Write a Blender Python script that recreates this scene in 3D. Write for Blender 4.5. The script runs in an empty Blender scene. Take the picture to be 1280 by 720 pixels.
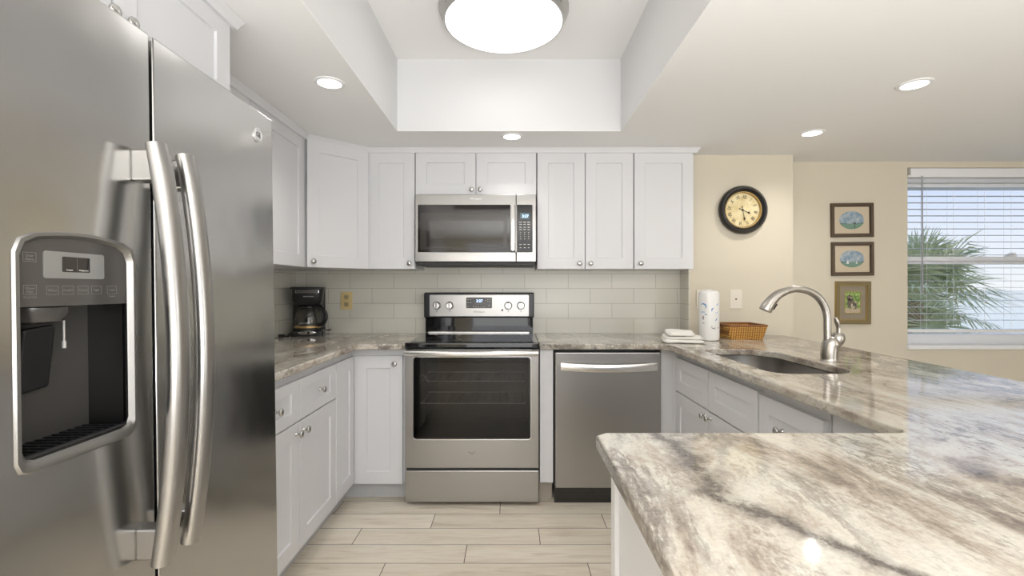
import bpy, bmesh, math, random
from mathutils import Vector, Matrix

random.seed(7)
C = bpy.context.scene
COL = C.collection
PI = math.pi

# ------------------------------------------------------------------ camera
CAMZ = 1.235
cam = bpy.data.cameras.new('camera'); camo = bpy.data.objects.new('camera', cam); COL.objects.link(camo)
camo.location = (0, 0, CAMZ); camo.rotation_euler = (PI/2, 0, 0)
cam.sensor_width = 36; cam.lens = 594/1280*36; cam.clip_start = 0.02; cam.clip_end = 3000
C.camera = camo
C.view_settings.view_transform = 'Standard'; C.view_settings.look = 'None'
C.view_settings.exposure = 0.09; C.view_settings.gamma = 1.0; C.view_settings.use_curve_mapping = False

# ------------------------------------------------------------------ sky
SKY = 1.05
w = bpy.data.worlds.new('sky'); C.world = w; w.use_nodes = True
nt = w.node_tree; nt.nodes.clear()
out = nt.nodes.new('ShaderNodeOutputWorld'); bg = nt.nodes.new('ShaderNodeBackground')
tc = nt.nodes.new('ShaderNodeTexCoord'); sp = nt.nodes.new('ShaderNodeSeparateXYZ'); rp = nt.nodes.new('ShaderNodeValToRGB')
nt.links.new(tc.outputs['Generated'], sp.inputs[0]); nt.links.new(sp.outputs['Z'], rp.inputs[0])
nt.links.new(rp.outputs[0], bg.inputs[0]); nt.links.new(bg.outputs[0], out.inputs[0])
e = rp.color_ramp.elements
e[0].position = 0.0; e[0].color = (.90, .93, .97, 1)
e[1].position = 1.0; e[1].color = (.42, .55, .80, 1)
n = e.new(.07); n.color = (.84, .89, 1.0, 1)
n = e.new(.22); n.color = (.52, .66, .98, 1)
bg.inputs[1].default_value = SKY

# ------------------------------------------------------------------ lights
P_REAR, P_SIDE, P_UP = 38, 30, 130
E_FIX, E_DOWN, P_DOWN, P_TRAY = 2.3, 5.0, 12.5, .2
def area(name, loc, rot, sx, sy, power, col=(1, 1, 1)):
    l = bpy.data.lights.new(name, 'AREA'); l.shape = 'RECTANGLE'; l.size = sx; l.size_y = sy; l.energy = power; l.color = col
    o = bpy.data.objects.new(name, l); COL.objects.link(o); o.location = loc; o.rotation_euler = rot
    return o
area('rear_fill_light', (1.0, -2.66, 1.15), (PI/2, 0, 0), 3.6, 1.9, P_REAR, (1, .99, .97))       # added fill light from behind, set outside the invented glazed door
area('ceiling_fill_light', (.3, -.9, .9), (PI, 0, 0), 1.8, 1.2, P_UP)   # added upward fill to brighten the ceiling, standing in for a bounced flash
area('side_fill_light', (5.12, -1.4, 1.4), (0, PI/2, 0), 1.4, 1.5, P_SIDE, (.98, .99, 1))  # added fill from the right, outside the invented side window

# ------------------------------------------------------------------ materials
MATS = {}
def pmat(name, col, rough=.5, metal=0., spec=.5, coat=0., emit=None, estr=0., alpha=1.):
    m = bpy.data.materials.new(name); m.use_nodes = True
    b = m.node_tree.nodes['Principled BSDF']
    b.inputs['Base Color'].default_value = (*col, 1); b.inputs['Roughness'].default_value = rough
    b.inputs['Metallic'].default_value = metal; b.inputs['Specular IOR Level'].default_value = spec
    b.inputs['Coat Weight'].default_value = coat; b.inputs['Alpha'].default_value = alpha
    if emit: b.inputs['Emission Color'].default_value = (*emit, 1); b.inputs['Emission Strength'].default_value = estr
    MATS[name] = m
    return m
def N(m, t, **kw):
    n = m.node_tree.nodes.new(t)
    for k, v in kw.items(): setattr(n, k, v)
    return n
def L(m, a, b): m.node_tree.links.new(a, b)
def bsdf(m): return m.node_tree.nodes['Principled BSDF']
def coords(m, scale=(1, 1, 1), rot=(0, 0, 0), kind='Object'):
    t = N(m, 'ShaderNodeTexCoord'); mp = N(m, 'ShaderNodeMapping')
    mp.inputs['Scale'].default_value = scale; mp.inputs['Rotation'].default_value = rot
    L(m, t.outputs[kind], mp.inputs[0]); return mp.outputs[0]
def noise(m, vec, scale, detail=4, rough=.5, dist=0.):
    n = N(m, 'ShaderNodeTexNoise'); n.inputs['Scale'].default_value = scale; n.inputs['Detail'].default_value = detail
    n.inputs['Roughness'].default_value = rough; n.inputs['Distortion'].default_value = dist
    L(m, vec, n.inputs['Vector']); return n.outputs['Fac']
def ramp(m, fac, stops):
    r = N(m, 'ShaderNodeValToRGB'); el = r.color_ramp.elements
    el[0].position, el[0].color = stops[0][0], (*stops[0][1], 1)
    el[1].position, el[1].color = stops[-1][0], (*stops[-1][1], 1)
    for p, c in stops[1:-1]:
        x = el.new(p); x.color = (*c, 1)
    L(m, fac, r.inputs[0]); return r.outputs[0]
def mixc(m, fac, a, b, blend='MIX'):
    x = N(m, 'ShaderNodeMix', data_type='RGBA', blend_type=blend)
    for s, v in ((x.inputs[0], fac), (x.inputs[6], a), (x.inputs[7], b)):
        if hasattr(v, 'links'): L(m, v, s)
        elif isinstance(v, tuple): s.default_value = (*v, 1)
        else: s.default_value = v
    return x.outputs[2]
def mth(m, op, a, b=None, c=None):
    x = N(m, 'ShaderNodeMath', operation=op)
    for i, v in enumerate((a, b, c)):
        if v is None: continue
        if hasattr(v, 'links'): L(m, v, x.inputs[i])
        else: x.inputs[i].default_value = v
    return x.outputs[0]
def bump(m, h, strength, dist=.001):
    b = N(m, 'ShaderNodeBump'); b.inputs['Strength'].default_value = strength; b.inputs['Distance'].default_value = dist
    L(m, h, b.inputs['Height']); L(m, b.outputs[0], bsdf(m).inputs['Normal']); return b

g = (1, 1, 1)
m = pmat('wall_paint', (.68, .625, .515), .85, spec=.2); bump(m, noise(m, coords(m), 60, 3), .12, .001)
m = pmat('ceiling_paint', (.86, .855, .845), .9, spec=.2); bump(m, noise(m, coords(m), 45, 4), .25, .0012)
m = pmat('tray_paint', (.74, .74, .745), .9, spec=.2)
m = pmat('cabinet_white', (.70, .70, .715), .38, spec=.45); bump(m, noise(m, coords(m, (1, 1, 1)), 25, 2), .03, .0006)
m = pmat('toe_kick_grey', (.55, .55, .55), .6)
m = pmat('toe_kick_beige', (.50, .45, .38), .6)
m = pmat('knob_nickel', (.55, .54, .52), .22, 1.)
m = pmat('white_plastic', (.86, .86, .86), .4)
m = pmat('blind_white', (.84, .85, .87), .5)
m = pmat('trim_white', (.85, .86, .88), .4)
m = pmat('black_plastic', (.012, .012, .013), .28)
m = pmat('black_satin', (.02, .02, .02), .5)
m = pmat('black_gloss', (.008, .008, .009), .05, coat=.5)
m = pmat('dark_glass', (.02, .018, .016), .04, spec=.6)
m = pmat('inner_brown', (.045, .04, .036), .12)
m = pmat('chrome', (.75, .75, .75), .12, 1.)
m = pmat('chrome_dark', (.12, .12, .12), .3, .6)
m = pmat('almond_plastic', (.78, .61, .30), .4)
m = pmat('almond_dark', (.50, .40, .22), .4)
m = pmat('ivory_plastic', (.78, .74, .64), .4)
m = pmat('slot_dark', (.03, .025, .02), .7)
m = pmat('display_black', (.006, .006, .008), .15)
m = pmat('display_digits', (.3, .5, 1), .5, emit=(.45, .62, 1), estr=3.5)
m = pmat('display_backlight', (.08, .12, .12), .5, emit=(.05, .10, .14), estr=.5)
m = pmat('key_print', (.62, .60, .56), .5)
m = pmat('panel_grey', (.060, .056, .052), .22)
m = pmat('panel_silver', (.30, .30, .29), .3, .5)
m = pmat('panel_line', (.17, .163, .155), .5)
m = pmat('logo_grey', (.10, .10, .10), .4)
m = pmat('logo_light', (.8, .8, .8), .3, .6)
m = pmat('cavity_dark', (.009, .0085, .008), .3)
m = pmat('oven_enamel', (.06, .057, .055), .4)
m = pmat('rack_steel', (.75, .74, .72), .45, .6)
m = pmat('fixture_glass', (.95, .95, .95), .4, emit=(1, .985, .96), estr=E_FIX)
m = pmat('lamp_lens', (.95, .95, .95), .4, emit=(1, .97, .92), estr=E_DOWN)
m = pmat('fixture_metal', (.50, .49, .47), .30, .9)
m = pmat('clock_black', (.012, .011, .011), .28, coat=.3)
m = pmat('clock_gold', (.55, .38, .16), .35, .7)
m = pmat('clock_ink', (.03, .024, .018), .6)
m = pmat('clock_hand', (.004, .004, .004), .5)
m = pmat('frame_brown', (.085, .055, .028), .4)
m = pmat('frame_brown_inner', (.035, .02, .01), .45)
m = pmat('frame_gold', (.36, .24, .06), .38, .45)
m = pmat('frame_olive', (.20, .155, .07), .45, .2)
m = pmat('mat_cream', (.64, .54, .40), .8)
m = pmat('mat_taupe', (.27, .23, .17), .85)
m = pmat('paint_sky', (.36, .52, .66), .8)
L(m, ramp(m, noise(m, coords(m), 35, 4), [(.35, (.16, .27, .40)), (.70, (.50, .56, .58))]), bsdf(m).inputs['Base Color'])
m = pmat('paint_hill', (.09, .16, .12), .8)
m = pmat('paint_water', (.16, .29, .22), .8)
m = pmat('paint_white', (.85, .85, .82), .8)
m = pmat('photo_grass', (.2, .35, .08), .6)
L(m, ramp(m, noise(m, coords(m, (140, 140, 60)), 1, 4), [(.35, (.05, .12, .02)), (.5, (.20, .36, .06)), (.68, (.55, .62, .25))]), bsdf(m).inputs['Base Color'])
m = pmat('photo_ground', (.5, .42, .28), .6)
L(m, ramp(m, noise(m, coords(m, (160, 160, 160)), 1, 4), [(.35, (.25, .2, .1)), (.6, (.68, .55, .40))]), bsdf(m).inputs['Base Color'])
m = pmat('photo_fur', (.1, .08, .06), .7)
L(m, ramp(m, noise(m, coords(m, (170, 170, 170)), 1, 3), [(.4, (.03, .025, .02)), (.65, (.30, .25, .18))]), bsdf(m).inputs['Base Color'])
m = pmat('photo_fur_pale', (.55, .48, .36), .7)
m = pmat('paper_white', (.88, .87, .85), .7)
m = pmat('print_blue', (.03, .22, .50), .4)
m = pmat('print_pale_blue', (.45, .58, .75), .4)
m = pmat('print_grey', (.30, .30, .32), .4)
m = pmat('cord_black', (.008, .008, .008), .45)
m = pmat('grey_line', (.35, .36, .40), .5)
m = pmat('palm_trunk', (.22, .17, .11), .9)
m = pmat('sea_water', (.80, .88, .74), .12)
m = pmat('badge_face', (.62, .62, .62), .4, .4)

# clock face: aged cream paper
m = pmat('clock_face', (.68, .56, .30), .6)
L(m, ramp(m, noise(m, coords(m), 18, 4), [(.3, (.60, .47, .22)), (.6, (.76, .66, .40))]), bsdf(m).inputs['Base Color'])

# plastic wrap on paper towels
m = pmat('wrap_paper', (.88, .87, .85), .22, coat=.4); bump(m, noise(m, coords(m, (1, 1, .4)), 45, 3), .25, .003)

# stainless steel, brushed
def steel(name, col, rough, brush=(400, 400, 4), wave=.0, bs=.25):
    m = pmat(name, col, rough, 1.)
    f = noise(m, coords(m, brush), 1, 3)
    r = N(m, 'ShaderNodeMapRange'); r.inputs['To Min'].default_value = rough-.02; r.inputs['To Max'].default_value = rough+.03
    L(m, f, r.inputs[0]); L(m, r.outputs[0], bsdf(m).inputs['Roughness'])
    if wave:
        h = mth(m, 'ADD', mth(m, 'MULTIPLY', f, bs*.012), mth(m, 'MULTIPLY', noise(m, coords(m), 3.2, 2), wave))
    else: h = mth(m, 'MULTIPLY', f, bs*.012)
    bump(m, h, .5, .004)
    return m
steel('steel_fridge', (.50, .495, .485), .19, (300, 300, 3), wave=2.2)
steel('steel_door', (.42, .41, .395), .30, (300, 300, 3), wave=.4)
steel('steel_range', (.42, .41, .395), .30, (3, 300, 300), wave=.3)
pmat('steel_handle', (.40, .39, .375), .30, 1.)
steel('steel_bar', (.80, .79, .77), .25, (3, 200, 200))
steel('steel_sink', (.38, .365, .345), .30, (200, 200, 4))
pmat('steel_faucet', (.47, .445, .41), .27, 1.)
pmat('steel_frame', (.34, .335, .325), .36, 1.)

# granite
m = pmat('granite', (.6, .57, .5), .065, spec=.5)
geo = N(m, 'ShaderNodeNewGeometry')
def pos(scale, rz=0.):
    mp = N(m, 'ShaderNodeMapping'); mp.inputs['Scale'].default_value = scale; mp.inputs['Rotation'].default_value = (0, 0, rz)
    L(m, geo.outputs['Position'], mp.inputs[0]); return mp.outputs[0]
v = pos((1.0, .38, 1.0), math.radians(12))
wv = N(m, 'ShaderNodeTexNoise'); wv.inputs['Scale'].default_value = 3.2; wv.inputs['Detail'].default_value = 1.5
L(m, v, wv.inputs['Vector'])
vm = N(m, 'ShaderNodeVectorMath', operation='MULTIPLY_ADD'); L(m, wv.outputs['Color'], vm.inputs[0]); vm.inputs[1].default_value = (.34, .20, .1); L(m, v, vm.inputs[2])
wp = vm.outputs[0]
base = ramp(m, noise(m, wp, 8, 12, .66), [(.30, (.09, .065, .05)), (.38, (.26, .21, .165)), (.435, (.44, .385, .315)), (.485, (.54, .495, .42)), (.58, (.605, .575, .51)), (.68, (.42, .405, .36))])
def ridged(sc, rough, w_, d=10): return ramp(m, mth(m, 'ABSOLUTE', mth(m, 'SUBTRACT', noise(m, wp, sc, d, rough), .5)), [(.0, (1, 1, 1)), (w_*.35, (.85, .85, .85)), (w_, (0, 0, 0))])
def gated(sc, a, b_, d=6, rough=.6): return ramp(m, noise(m, wp, sc, d, rough), [(a, (0, 0, 0)), (b_, (1, 1, 1))])
vf = mth(m, 'MULTIPLY', ridged(3.3, .70, .040), gated(2.1, .45, .55))
vf2 = mth(m, 'MULTIPLY', ridged(13, .74, .050), gated(4.2, .47, .57))
fleck = ramp(m, noise(m, pos((1, .5, 1), .2), 85, 6, .8), [(.46, (0, 0, 0)), (.54, (1, 1, 1))])
clump = gated(6.2, .50, .58, 8, .75)
fleck2 = ramp(m, noise(m, pos((1, .55, 1), .2), 34, 7, .78), [(.54, (0, 0, 0)), (.59, (1, 1, 1))])
sx = N(m, 'ShaderNodeSeparateXYZ'); L(m, geo.outputs['Position'], sx.inputs[0])
dy_ = mth(m, 'MAXIMUM', mth(m, 'SUBTRACT', .80, sx.outputs[1]), 0.)
cx_ = mth(m, 'ADD', .322, mth(m, 'MULTIPLY', mth(m, 'MULTIPLY', dy_, dy_), 1.75))
wob = mth(m, 'MULTIPLY', mth(m, 'SUBTRACT', noise(m, pos((1, .7, 1)), 9, 9, .68), .5), .16)
dd = mth(m, 'ABSOLUTE', mth(m, 'ADD', mth(m, 'SUBTRACT', sx.outputs[0], cx_), wob))
lv = mth(m, 'MULTIPLY', ramp(m, dd, [(.0, (1, 1, 1)), (.007, (.95, .95, .95)), (.016, (.55, .55, .55)), (.040, (0, 0, 0))]), mth(m, 'LESS_THAN', sx.outputs[1], 1.3))
lv = mth(m, 'MULTIPLY', lv, ramp(m, noise(m, pos((1, .6, 1)), 22, 8, .75), [(.38, (.35, .35, .35)), (.48, (1, 1, 1))]))
grain = noise(m, pos((1, 1, 1)), 120, 6, .7)
c1 = mixc(m, mth(m, 'MULTIPLY', vf, .85), base, (.085, .062, .05))
c2 = mixc(m, mth(m, 'MULTIPLY', vf2, .72), c1, (.13, .10, .08))
c3 = mixc(m, mth(m, 'MULTIPLY', mth(m, 'MULTIPLY', clump, fleck), .60), c2, (.19, .15, .12))
c3 = mixc(m, mth(m, 'MULTIPLY', mth(m, 'MULTIPLY', gated(3.4, .49, .56), fleck2), .75), c3, (.10, .08, .066))
c3 = mixc(m, mth(m, 'MULTIPLY', lv, .95), c3, (.05, .036, .03))
c4 = mixc(m, .12, c3, ramp(m, grain, [(.38, (.20, .18, .16)), (.60, (.86, .83, .77))]))
L(m, c4, bsdf(m).inputs['Base Color'])
GR = m
# chipped edge face of the same stone
# plank floor: wood-look porcelain, 0.155 m x 0.907 m, third offset
m = pmat('plank_tile', (.5, .45, .38), .42, spec=.4)
t = N(m, 'ShaderNodeTexCoord'); s = N(m, 'ShaderNodeSeparateXYZ'); L(m, t.outputs['Object'], s.inputs[0])
rowf = mth(m, 'DIVIDE', mth(m, 'SUBTRACT', 2.7515, s.outputs[1]), .1548)
row = mth(m, 'FLOOR', rowf); fr = mth(m, 'FRACT', rowf)
xs = mth(m, 'DIVIDE', mth(m, 'ADD', mth(m, 'SUBTRACT', s.outputs[0], .840), mth(m, 'MULTIPLY', row, .352)), .907)
ci = mth(m, 'FLOOR', xs); fx = mth(m, 'FRACT', xs)
def near_edge(f, half):  # 1 within half of either end
    return mth(m, 'LESS_THAN', mth(m, 'MINIMUM', f, mth(m, 'SUBTRACT', 1.0, f)), half)
gr = mth(m, 'MAXIMUM', near_edge(fr, .0016/.1548), near_edge(fx, .0018/.907))
cid = N(m, 'ShaderNodeCombineXYZ'); L(m, row, cid.inputs[0]); L(m, ci, cid.inputs[1])
wn = N(m, 'ShaderNodeTexWhiteNoise', noise_dimensions='3D'); L(m, cid.outputs[0], wn.inputs['Vector'])
off = N(m, 'ShaderNodeVectorMath', operation='MULTIPLY_ADD'); L(m, wn.outputs['Color'], off.inputs[0]); off.inputs[1].default_value = (9, 9, 9); 
mp = N(m, 'ShaderNodeMapping'); mp.inputs['Scale'].default_value = (1.0, 9, 1); L(m, t.outputs['Object'], mp.inputs[0]); L(m, mp.outputs[0], off.inputs[2])
wood = ramp(m, noise(m, off.outputs[0], 2.4, 7, .62, .6), [(.28, (.54, .45, .35)), (.42, (.72, .635, .515)), (.58, (.82, .75, .63)), (.72, (.66, .57, .45))])
wood = mixc(m, .10, wood, wn.outputs['Value'])
L(m, mixc(m, gr, wood, (.06, .045, .035)), bsdf(m).inputs['Base Color'])
bump(m, mth(m, 'SUBTRACT', 1.0, gr), .4, .001)

# backsplash tile
def tile_mat(name, axis, u0):
    m = pmat(name, (.62, .61, .55), .18, spec=.5)
    t = N(m, 'ShaderNodeTexCoord'); s = N(m, 'ShaderNodeSeparateXYZ'); L(m, t.outputs['Object'], s.inputs[0])
    c = N(m, 'ShaderNodeCombineXYZ'); L(m, mth(m, 'ADD', s.outputs[axis], u0), c.inputs[0]); L(m, mth(m, 'SUBTRACT', s.outputs[2], .915-.211), c.inputs[1])
    b = N(m, 'ShaderNodeTexBrick'); L(m, c.outputs[0], b.inputs['Vector'])
    b.inputs['Color1'].default_value = (.74, .72, .64, 1); b.inputs['Color2'].default_value = (.71, .69, .61, 1)
    b.inputs['Mortar'].default_value = (.44, .42, .36, 1); b.inputs['Scale'].default_value = 1.0
    b.inputs['Mortar Size'].default_value = .0014; b.inputs['Mortar Smooth'].default_value = .1
    b.inputs['Brick Width'].default_value = .3085; b.inputs['Row Height'].default_value = .1055; b.offset = .5
    L(m, b.outputs['Color'], bsdf(m).inputs['Base Color'])
    bump(m, mth(m, 'SUBTRACT', 1.0, b.outputs['Fac']), .5, .0008)
    return m
tile_mat('backsplash_tile', 0, 1.299+.154+3.085)
tile_mat('backsplash_tile_side', 1, .12)

# basket weave
m = pmat('wicker', (.45, .22, .05), .45)
v = coords(m)
wvx = N(m, 'ShaderNodeTexWave', bands_direction='X'); wvx.inputs['Scale'].default_value = 22; L(m, v, wvx.inputs[0])
wvz = N(m, 'ShaderNodeTexWave', bands_direction='Z'); wvz.inputs['Scale'].default_value = 28; wvz.inputs['Distortion'].default_value = 2.5; L(m, v, wvz.inputs[0])
hh = mth(m, 'MULTIPLY', wvx.outputs['Fac'], wvz.outputs['Fac'])
L(m, ramp(m, hh, [(.05, (.30, .12, .02)), (.35, (.62, .33, .06)), (.8, (.78, .50, .14))]), bsdf(m).inputs['Base Color']); bump(m, hh, .5, .003)
m = pmat('wicker_rim', (.24, .09, .02), .4)
# terry towel
m = pmat('terry', (.92, .90, .84), .95, spec=.1); bump(m, noise(m, coords(m), 260, 3), .9, .004)
# palm leaf
m = pmat('palm_leaf', (.14, .22, .09), .6)
L(m, ramp(m, noise(m, coords(m), 2.5, 3), [(.35, (.36, .42, .24)), (.7, (.62, .66, .42))]), bsdf(m).inputs['Base Color'])
# clear panes
def pane(name, tint, gl):
    m = bpy.data.materials.new(name); m.use_nodes = True; nt = m.node_tree; nt.nodes.clear()
    o = nt.nodes.new('ShaderNodeOutputMaterial'); mx = nt.nodes.new('ShaderNodeMixShader'); a = nt.nodes.new('ShaderNodeBsdfTransparent'); b = nt.nodes.new('ShaderNodeBsdfGlossy')
    a.inputs[0].default_value = (*tint, 1); b.inputs['Roughness'].default_value = .02
    lw = nt.nodes.new('ShaderNodeLayerWeight'); lw.inputs[0].default_value = .5
    pw = nt.nodes.new('ShaderNodeMath'); pw.operation = 'POWER'; pw.inputs[1].default_value = 5
    ml = nt.nodes.new('ShaderNodeMath'); ml.operation = 'MULTIPLY_ADD'; ml.inputs[1].default_value = .5; ml.inputs[2].default_value = .04*gl
    nt.links.new(lw.outputs['Facing'], pw.inputs[0]); nt.links.new(pw.outputs[0], ml.inputs[0]); nt.links.new(ml.outputs[0], mx.inputs[0])
    nt.links.new(a.outputs[0], mx.inputs[1]); nt.links.new(b.outputs[0], mx.inputs[2]); nt.links.new(mx.outputs[0], o.inputs[0])
    MATS[name] = m
pane('window_glass', (.97, .98, .98), 1.0)
pane('picture_glass', (1, 1, 1), .8)
pane('oven_glass', (.55, .54, .53), .7)
pane('carafe_glass', (.88, .84, .76), 3.0)
M = MATS

# ------------------------------------------------------------------ helpers
SLABS = set()
def basis(o):
    mtx = o.matrix_basis.copy()
    p = o.parent
    while p: mtx = p.matrix_basis @ mtx; p = p.parent
    return mtx
def link(name, me, mat, parent=None, world=False, bevel=0, smooth=False, seg=2):
    o = bpy.data.objects.new(name, me); COL.objects.link(o)
    if mat is not None:
        if not me.materials: me.materials.append(M[mat] if isinstance(mat, str) else mat)
    if parent:
        if world: me.transform(basis(parent).inverted())
        o.parent = parent
    if smooth and me.name in SLABS: smooth = False
    if smooth:
        me.polygons.foreach_set('use_smooth', [True]*len(me.polygons)); me.update()
        try: me.set_sharp_from_angle(angle=math.radians(40))
        except Exception: pass
    if bevel:
        b = o.modifiers.new('bevel', 'BEVEL'); b.width = bevel; b.segments = seg; b.limit_method = 'ANGLE'; b.angle_limit = math.radians(35)
    return o
def part(name, bm, mat, parent=None, **kw):
    me = bpy.data.meshes.new(name); bmesh.ops.recalc_face_normals(bm, faces=bm.faces); bm.to_mesh(me); bm.free()
    return link(name, me, mat, parent, **kw)
def thing(name, label, cat, loc=(0, 0, 0), rot=(0, 0, 0), group=None):
    o = bpy.data.objects.new(name, None); COL.objects.link(o); o.location = loc; o.rotation_euler = rot
    o.empty_display_size = .1
    o['label'] = label; o['category'] = cat
    if group: o['group'] = group
    return o
def tag(o, label, cat, group=None, kind=None):
    if label: o['label'] = label
    if cat: o['category'] = cat
    if group: o['group'] = group
    if kind: o['kind'] = kind
    return o
def recenter(o):   # a top-level mesh: put the origin at the base centre
    me = o.data; xs = [v.co for v in me.vertices]
    c = Vector(((min(v.x for v in xs)+max(v.x for v in xs))/2, (min(v.y for v in xs)+max(v.y for v in xs))/2, min(v.z for v in xs)))
    me.transform(Matrix.Translation(-c)); o.location = c; return o
def struct(name, bm, mat, label=None, parent=None, **kw):
    o = part(name, bm, mat, parent, **kw)
    if not parent: o['kind'] = 'structure'
    if label: o['label'] = label
    return o
def B(): return bmesh.new()
def box(bm, x0, x1, y0, y1, z0, z1):
    vs = [bm.verts.new(p) for p in ((x0, y0, z0), (x1, y0, z0), (x1, y1, z0), (x0, y1, z0), (x0, y0, z1), (x1, y0, z1), (x1, y1, z1), (x0, y1, z1))]
    for f in ((0, 3, 2, 1), (4, 5, 6, 7), (0, 1, 5, 4), (1, 2, 6, 5), (2, 3, 7, 6), (3, 0, 4, 7)): bm.faces.new([vs[i] for i in f])
    return bm
def bx(*a): return box(B(), *a)
def loft(bm, rings, cap=True, closed=True):
    R = [[bm.verts.new(p) for p in r] for r in rings]
    n = len(R[0])
    for a, b in zip(R, R[1:]):
        for i in range(n if closed else n-1):
            j = (i+1) % n
            bm.faces.new((a[i], a[j], b[j], b[i]))
    if cap:
        bm.faces.new(R[0]); bm.faces.new(R[-1])
    return bm
def lathe(bm, prof, c=(0, 0, 0), axis='Z', seg=24, cap=True):
    rings = []
    for r, h in prof:
        ring = []
        for i in range(seg):
            a = 2*PI*i/seg; u, v = max(r, 1e-5)*math.cos(a), max(r, 1e-5)*math.sin(a)
            p = {'Z': (u, v, h), 'Y': (u, h, v), 'X': (h, u, v)}[axis]
            ring.append((c[0]+p[0], c[1]+p[1], c[2]+p[2]))
        rings.append(ring)
    return loft(bm, rings, cap)
def tube(bm, pts, rad, seg=14, flat=1.0, up=(0, 0, 1), cap=True):
    pts = [Vector(p) for p in pts]
    if not hasattr(rad, '__len__'): rad = [rad]*len(pts)
    rings = []; u = None
    for i, p in enumerate(pts):
        d = (pts[min(i+1, len(pts)-1)]-pts[max(i-1, 0)]).normalized()
        if u is None:
            u = Vector(up) - d*d.dot(Vector(up))
            if u.length < 1e-4: u = Vector((1, 0, 0)) - d*d.x
        else: u = u - d*d.dot(u)
        u.normalize(); v = d.cross(u)
        rings.append([p + (u*math.cos(2*PI*k/seg)*flat + v*math.sin(2*PI*k/seg))*rad[i] for k in range(seg)])
    return loft(bm, rings, cap)
def spline(pts, n=8):
    P = [Vector(p) for p in pts]; out = []
    for i in range(len(P)-1):
        p0, p1, p2, p3 = P[max(i-1, 0)], P[i], P[i+1], P[min(i+2, len(P)-1)]
        for k in range(n):
            t = k/n
            out.append(.5*((2*p1)+(p2-p0)*t+(2*p0-5*p1+4*p2-p3)*t*t+(3*p1-p0-3*p2+p3)*t**3))
    out.append(P[-1]); return out
def rrect(x0, x1, y0, y1, r, n=6):
    if not hasattr(r, '__len__'): r = [r]*4
    out = []
    for (cx, cy, a0, rr) in ((x1-r[0], y1-r[0], 0, r[0]), (x0+r[1], y1-r[1], 90, r[1]), (x0+r[2], y0+r[2], 180, r[2]), (x1-r[3], y0+r[3], 270, r[3])):
        for k in range(n+1):
            a = math.radians(a0+90*k/n); out.append((cx+rr*math.cos(a), cy+rr*math.sin(a)))
    return out
def prism(bm, pts, a, b, plane='XY'):
    def P(u, v, h): return {'XY': (u, v, h), 'XZ': (u, h, v), 'YZ': (h, u, v)}[plane]
    return loft(bm, [[P(u, v, a) for u, v in pts], [P(u, v, b) for u, v in pts]])
def slab(outer, holes, z0, z1, bev):      # flat plate with holes and rounded edges (mesh data), in XY
    cu = bpy.data.curves.new('c', 'CURVE'); cu.dimensions = '2D'; cu.fill_mode = 'BOTH'
    cu.extrude = (z1-z0)/2-bev; cu.bevel_depth = bev; cu.bevel_resolution = 3; cu.offset = -bev
    for loop in [outer]+list(holes):
        s = cu.splines.new('POLY'); s.points.add(len(loop)-1); s.use_cyclic_u = True
        for p, q in zip(s.points, loop): p.co = (q[0], q[1], 0, 1)
    o = bpy.data.objects.new('c', cu); COL.objects.link(o)
    dg = bpy.context.evaluated_depsgraph_get(); me = bpy.data.meshes.new_from_object(o.evaluated_get(dg))
    bpy.data.objects.remove(o); bpy.data.curves.remove(cu)
    me.transform(Matrix.Translation((0, 0, (z0+z1)/2)))
    bm = B(); bm.from_mesh(me); bmesh.ops.remove_doubles(bm, verts=bm.verts, dist=1e-5); bmesh.ops.recalc_face_normals(bm, faces=bm.faces); bm.to_mesh(me); bm.free()
    me.materials.clear(); SLABS.add(me.name)
    return me
def text(s, size, mtx, depth=.0006, align='CENTER', space=1.0):
    cu = bpy.data.curves.new('t', 'FONT'); cu.body = s; cu.size = size; cu.extrude = depth; cu.align_x = align; cu.align_y = 'CENTER'; cu.space_character = space; cu.resolution_u = 3
    o = bpy.data.objects.new('t', cu); COL.objects.link(o)
    dg = bpy.context.evaluated_depsgraph_get(); me = bpy.data.meshes.new_from_object(o.evaluated_get(dg))
    bpy.data.objects.remove(o); bpy.data.curves.remove(cu); me.materials.clear(); me.transform(mtx)
    return me
T = Matrix.Translation
def front(x, y, z): return T((x, y, z)) @ Matrix.Rotation(PI/2, 4, 'X')             # lettering that faces -Y
def front_left(x, y, z): return T((x, y, z)) @ Matrix.Rotation(PI/2, 4, 'Z') @ Matrix.Rotation(PI/2, 4, 'X')   # faces +X
def join(me_list):
    bm = B()
    for me in me_list: bm.from_mesh(me)
    return bm

# ------------------------------------------------------------------ room shell
XL, DB, ZC, XR, DR, DF = -1.535, 3.37, 2.13, 5.0, -2.5, 3.37
XCOL, DCOL, XCOL2 = 1.197, 3.20, 1.892
struct('floor', bx(XL-.1, XR+.1, DR-.1, DF+.1, -.1, 0), 'plank_tile', 'pale wood-look plank tile floor with thin dark grout lines')
struct('wall_left', bx(XL-.1, XL, DR-.1, DB+.1, 0, ZC), 'wall_paint', 'cream wall behind the refrigerator and cabinets')
struct('wall_back', bx(XL, XCOL, DB, DB+.1, 0, ZC), 'wall_paint', 'cream wall behind the range')
struct('wall_column', bx(XCOL, XCOL2, DCOL, DB+.1, 0, ZC), 'wall_paint', 'cream wall section standing forward, carrying the round clock')
WX0, WX1, WZ0, WZ1 = 2.805, 4.45, .802, 2.088
b = B(); box(b, XCOL2, WX0, DF, DF+.14, 0, ZC); box(b, WX1, XR+.1, DF, DF+.14, 0, ZC); box(b, WX0, WX1, DF, DF+.14, 0, WZ0); box(b, WX0, WX1, DF, DF+.14, WZ1, ZC)
struct('wall_window', b, 'wall_paint', 'beige wall with three framed pictures and the window')
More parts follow.
